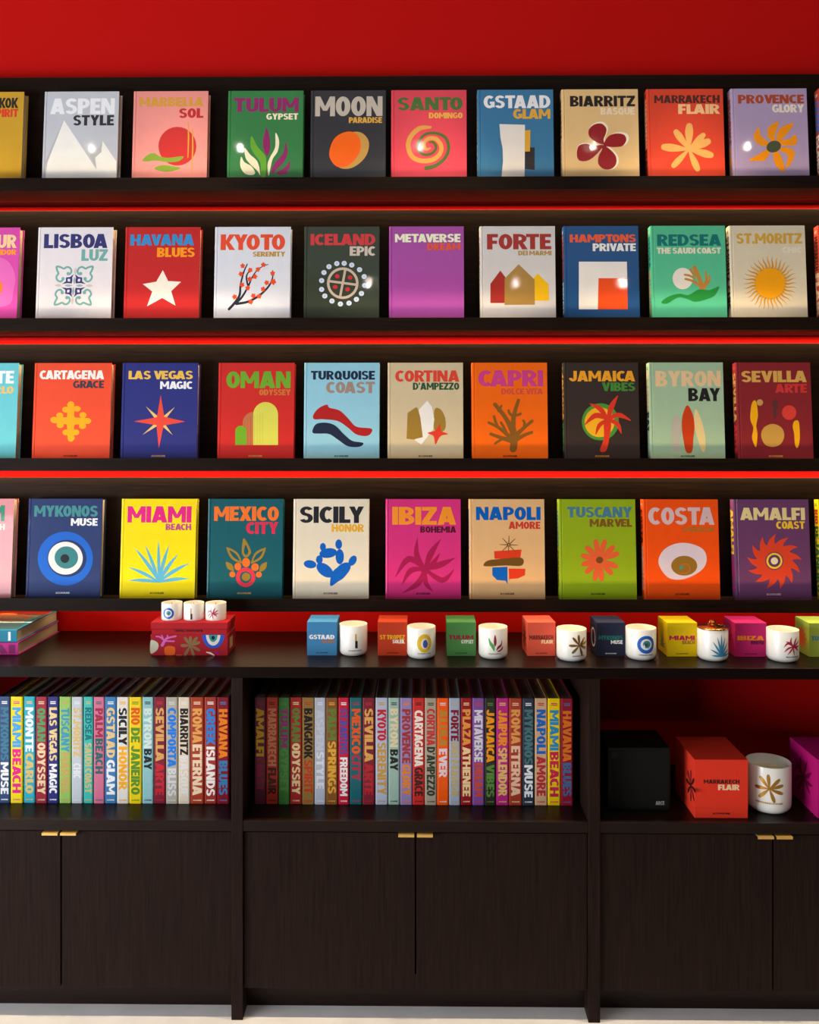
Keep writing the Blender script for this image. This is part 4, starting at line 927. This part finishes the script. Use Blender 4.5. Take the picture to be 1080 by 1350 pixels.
gsh = [('B', (190, 184, 166), [(62, 478), (100, 476), (132, 500), (136, 535), (115, 572), (62, 594)]), ('B', (216, 90, 30), [(192, 560), (205, 532), (245, 524), (288, 534), (296, 570), (280, 608), (205, 608)]),
       ('S', (206, 96, 176), [(172, 518, 28), (200, 470, 24), (225, 450, 18), (300, 432, 16)]), ('S', (206, 96, 176), [(200, 480, 16), (150, 440, 14), (115, 436, 12)]), ('S', (206, 96, 176), [(205, 478, 14), (250, 480, 14), (285, 480, 12)]), ('S', (206, 96, 176), [(180, 450, 12), (170, 430, 12), (168, 424, 12)]), ('S', (206, 96, 176), [(225, 455, 12), (222, 432, 12), (222, 424, 12)]),
       ('P', (36, 80, 190), [(552, 418)] + [(655 + 104 * math.cos(R(a)), 420 + 126 * math.sin(R(a))) for a in range(180, -1, -12)] + [(760, 418)]),
       ('P', (214, 208, 196), [(655 + 68 * math.cos(R(a)), 420 + 100 * math.sin(R(a))) for a in range(180, -1, -12)]), ('P', (50, 140, 140), [(655 + 42 * math.cos(R(a)), 420 + 66 * math.sin(R(a))) for a in range(180, -1, -12)]), ('E', (22, 26, 44), 655, 446, 17, 18),
       ('S', (226, 210, 196), [(592, 582, 8), (630, 592, 18), (664, 612, 8)]), ('S', (170, 20, 110), [(650, 574, 4), (690, 585, 22), (706, 608, 16)]), ('P', (206, 80, 40), [(300, 614), (310, 604), (360, 606), (362, 614)])]
gsh += [('L', (132, 100, 64), 440, 520, 440 + rx * math.cos(R(a)), 520 + rx * math.sin(R(a)), 30) for a, rx in ((-90, 76), (-125, 86), (180, 82), (120, 100), (72, 96), (28, 92), (-20, 86), (-50, 92))]
put('pattern', wind([([gz(*q) for q in p], c, l) for p, c, l in shapes_to_faces(gsh)]), gbody, front_fn)
p0, p1 = gz(283, 392), gz(558, 374)
put('lettering', wind([(p, (40, 14, 18), l) for p, l in text_faces('TRAVEL FROM HOME', p0[0], p0[1], p1[0], p1[1])]), glid, lambda x, zz, l: (x, .0027 - l * PSTEP, zz))
put('side_patch', wind([([(.03, .015), (.075, .015), (.075, .05), (.03, .05)], (216, 190, 140), 0)]), gbody, lambda a, zz, l: (wg + .00015, a, zz))
zt = CH + HG
for (a, b, mot, s, desc) in ((213.3, 240.3, eye, .00014, 'a blue eye'), (242.5, 269, gst, .00046, 'a black bottle shape'), (271.2, 298.2, palm, .00032, 'a crimson palm')):
    yc = 2.836; rad = (b - a) / 2 / FPX * yc
    candle((xat((a + b) / 2, yc), yc, zt), rad, .054, 'small white candle with %s, on the red gift box' % desc,
           scaled(mot, 310 if mot is eye else 0, 383 if mot is eye else 0, s, 0, .024), None, 'small candles on the gift box', turn=-.1, mat_fn=inkc, round_base=False)

# ------------------------------------------------------------------ right-hand cabinet bay
YQ = 2.73
x0, x1 = xat(801.7, YQ), xat(884.3, YQ)
bb = thing('speaker_box', 'black box with small white letters, beside the large red candle box', 'box', (x0, YQ, SH + .0004))
m = MB(); m.box(0, x1 - x0, 0, .165, .004, .198, BLACKBOX); body = m.build('body', bb, bevel=.004)
m = MB(); m.box(.006, x1 - x0 - .006, -.0012, .001, .014, .190, mat('black_mesh', (17, 17, 15), .75, 0, 0, .2, 400, .08, .15)); fp = m.build('front_panel', bb, bevel=.001)
m = MB(); m.box(.01, x1 - x0 - .01, .01, .15, 0, .004, BLACKBOX); m.build('foot', bb)
GREYC = (150, 148, 144); wb = x1 - x0
put('lettering', wind([(p, GREYC, l) for p, l in text_faces('ARCE', wb * .76, .022, wb * .9, .034)]), fp, lambda x, zz, l: (x, -.0014 - l * PSTEP, zz))
put('logo', wind([(ell(wb * .1, .176, .009, .009), (12, 12, 12), 0)]), fp, lambda x, zz, l: (x, -.0014, zz))
put('lettering', [(p, (70, 68, 66), l) for p, l in text_faces('ARCE', .012, .135, .052, .150)], body, lambda x, y, l: (x, y, .1982 + l * PSTEP))

x0, x1 = xat(915.8, 2.688), xat(986.5, 2.688)
MK = (228, 56, 36)
lf = [('L', (60, 24, 22), 0, 0, 62 * math.cos(R(d)), 62 * math.sin(R(d)), 17) for d in range(0, 360, 45)]
box_thing('candle_box', 'large red candle box lettered MARRAKECH FLAIR, between the black box and large candle', x0, x1, 2.688, .20, SH + .0004, .178, MK, 'large candle boxes in the right bay',
          [('MARRAKECH', (62, 26, 24), .17, .59, .84, .66), ('FLAIR', (240, 206, 160), .44, .48, .84, .575), ('ASSOULINE', (70, 26, 22), .34, .065, .67, .095)],
          seam=.031, side=scaled(lf, 0, 0, .0007, .165, .085))
x0 = xat(1078, 2.69)
MGC = (186, 22, 112)
box_thing('candle_box', 'large magenta candle box with a dark palm on its side, beyond the large candle', x0, x0 + .164, 2.69, .20, SH + .0004, .178, MGC, 'large candle boxes in the right bay',
          [('IBIZA', (240, 130, 30), .3, .56, .84, .68), ('BOHEMIA', (60, 16, 44), .44, .48, .84, .54), ('ASSOULINE', (60, 16, 44), .34, .065, .67, .095)], seam=.031,
          side=scaled([(s_[0], (116, 16, 62), *s_[2:]) for s_ in palm], 0, 0, .0011, .1, .085))
yc = 2.768; rad = .0672
candle((xat(1013.2, yc), yc, SH + .0004), rad, .146, 'large white candle with a gold flower, between the large red and magenta boxes',
       scaled(flower, 0, 0, .00064, 0, .083), ('MARRAKECH FLAIR', GOLDC, .082, .036, .0052), None, turn=-.33, wick_n=3, mat_fn=inkc)
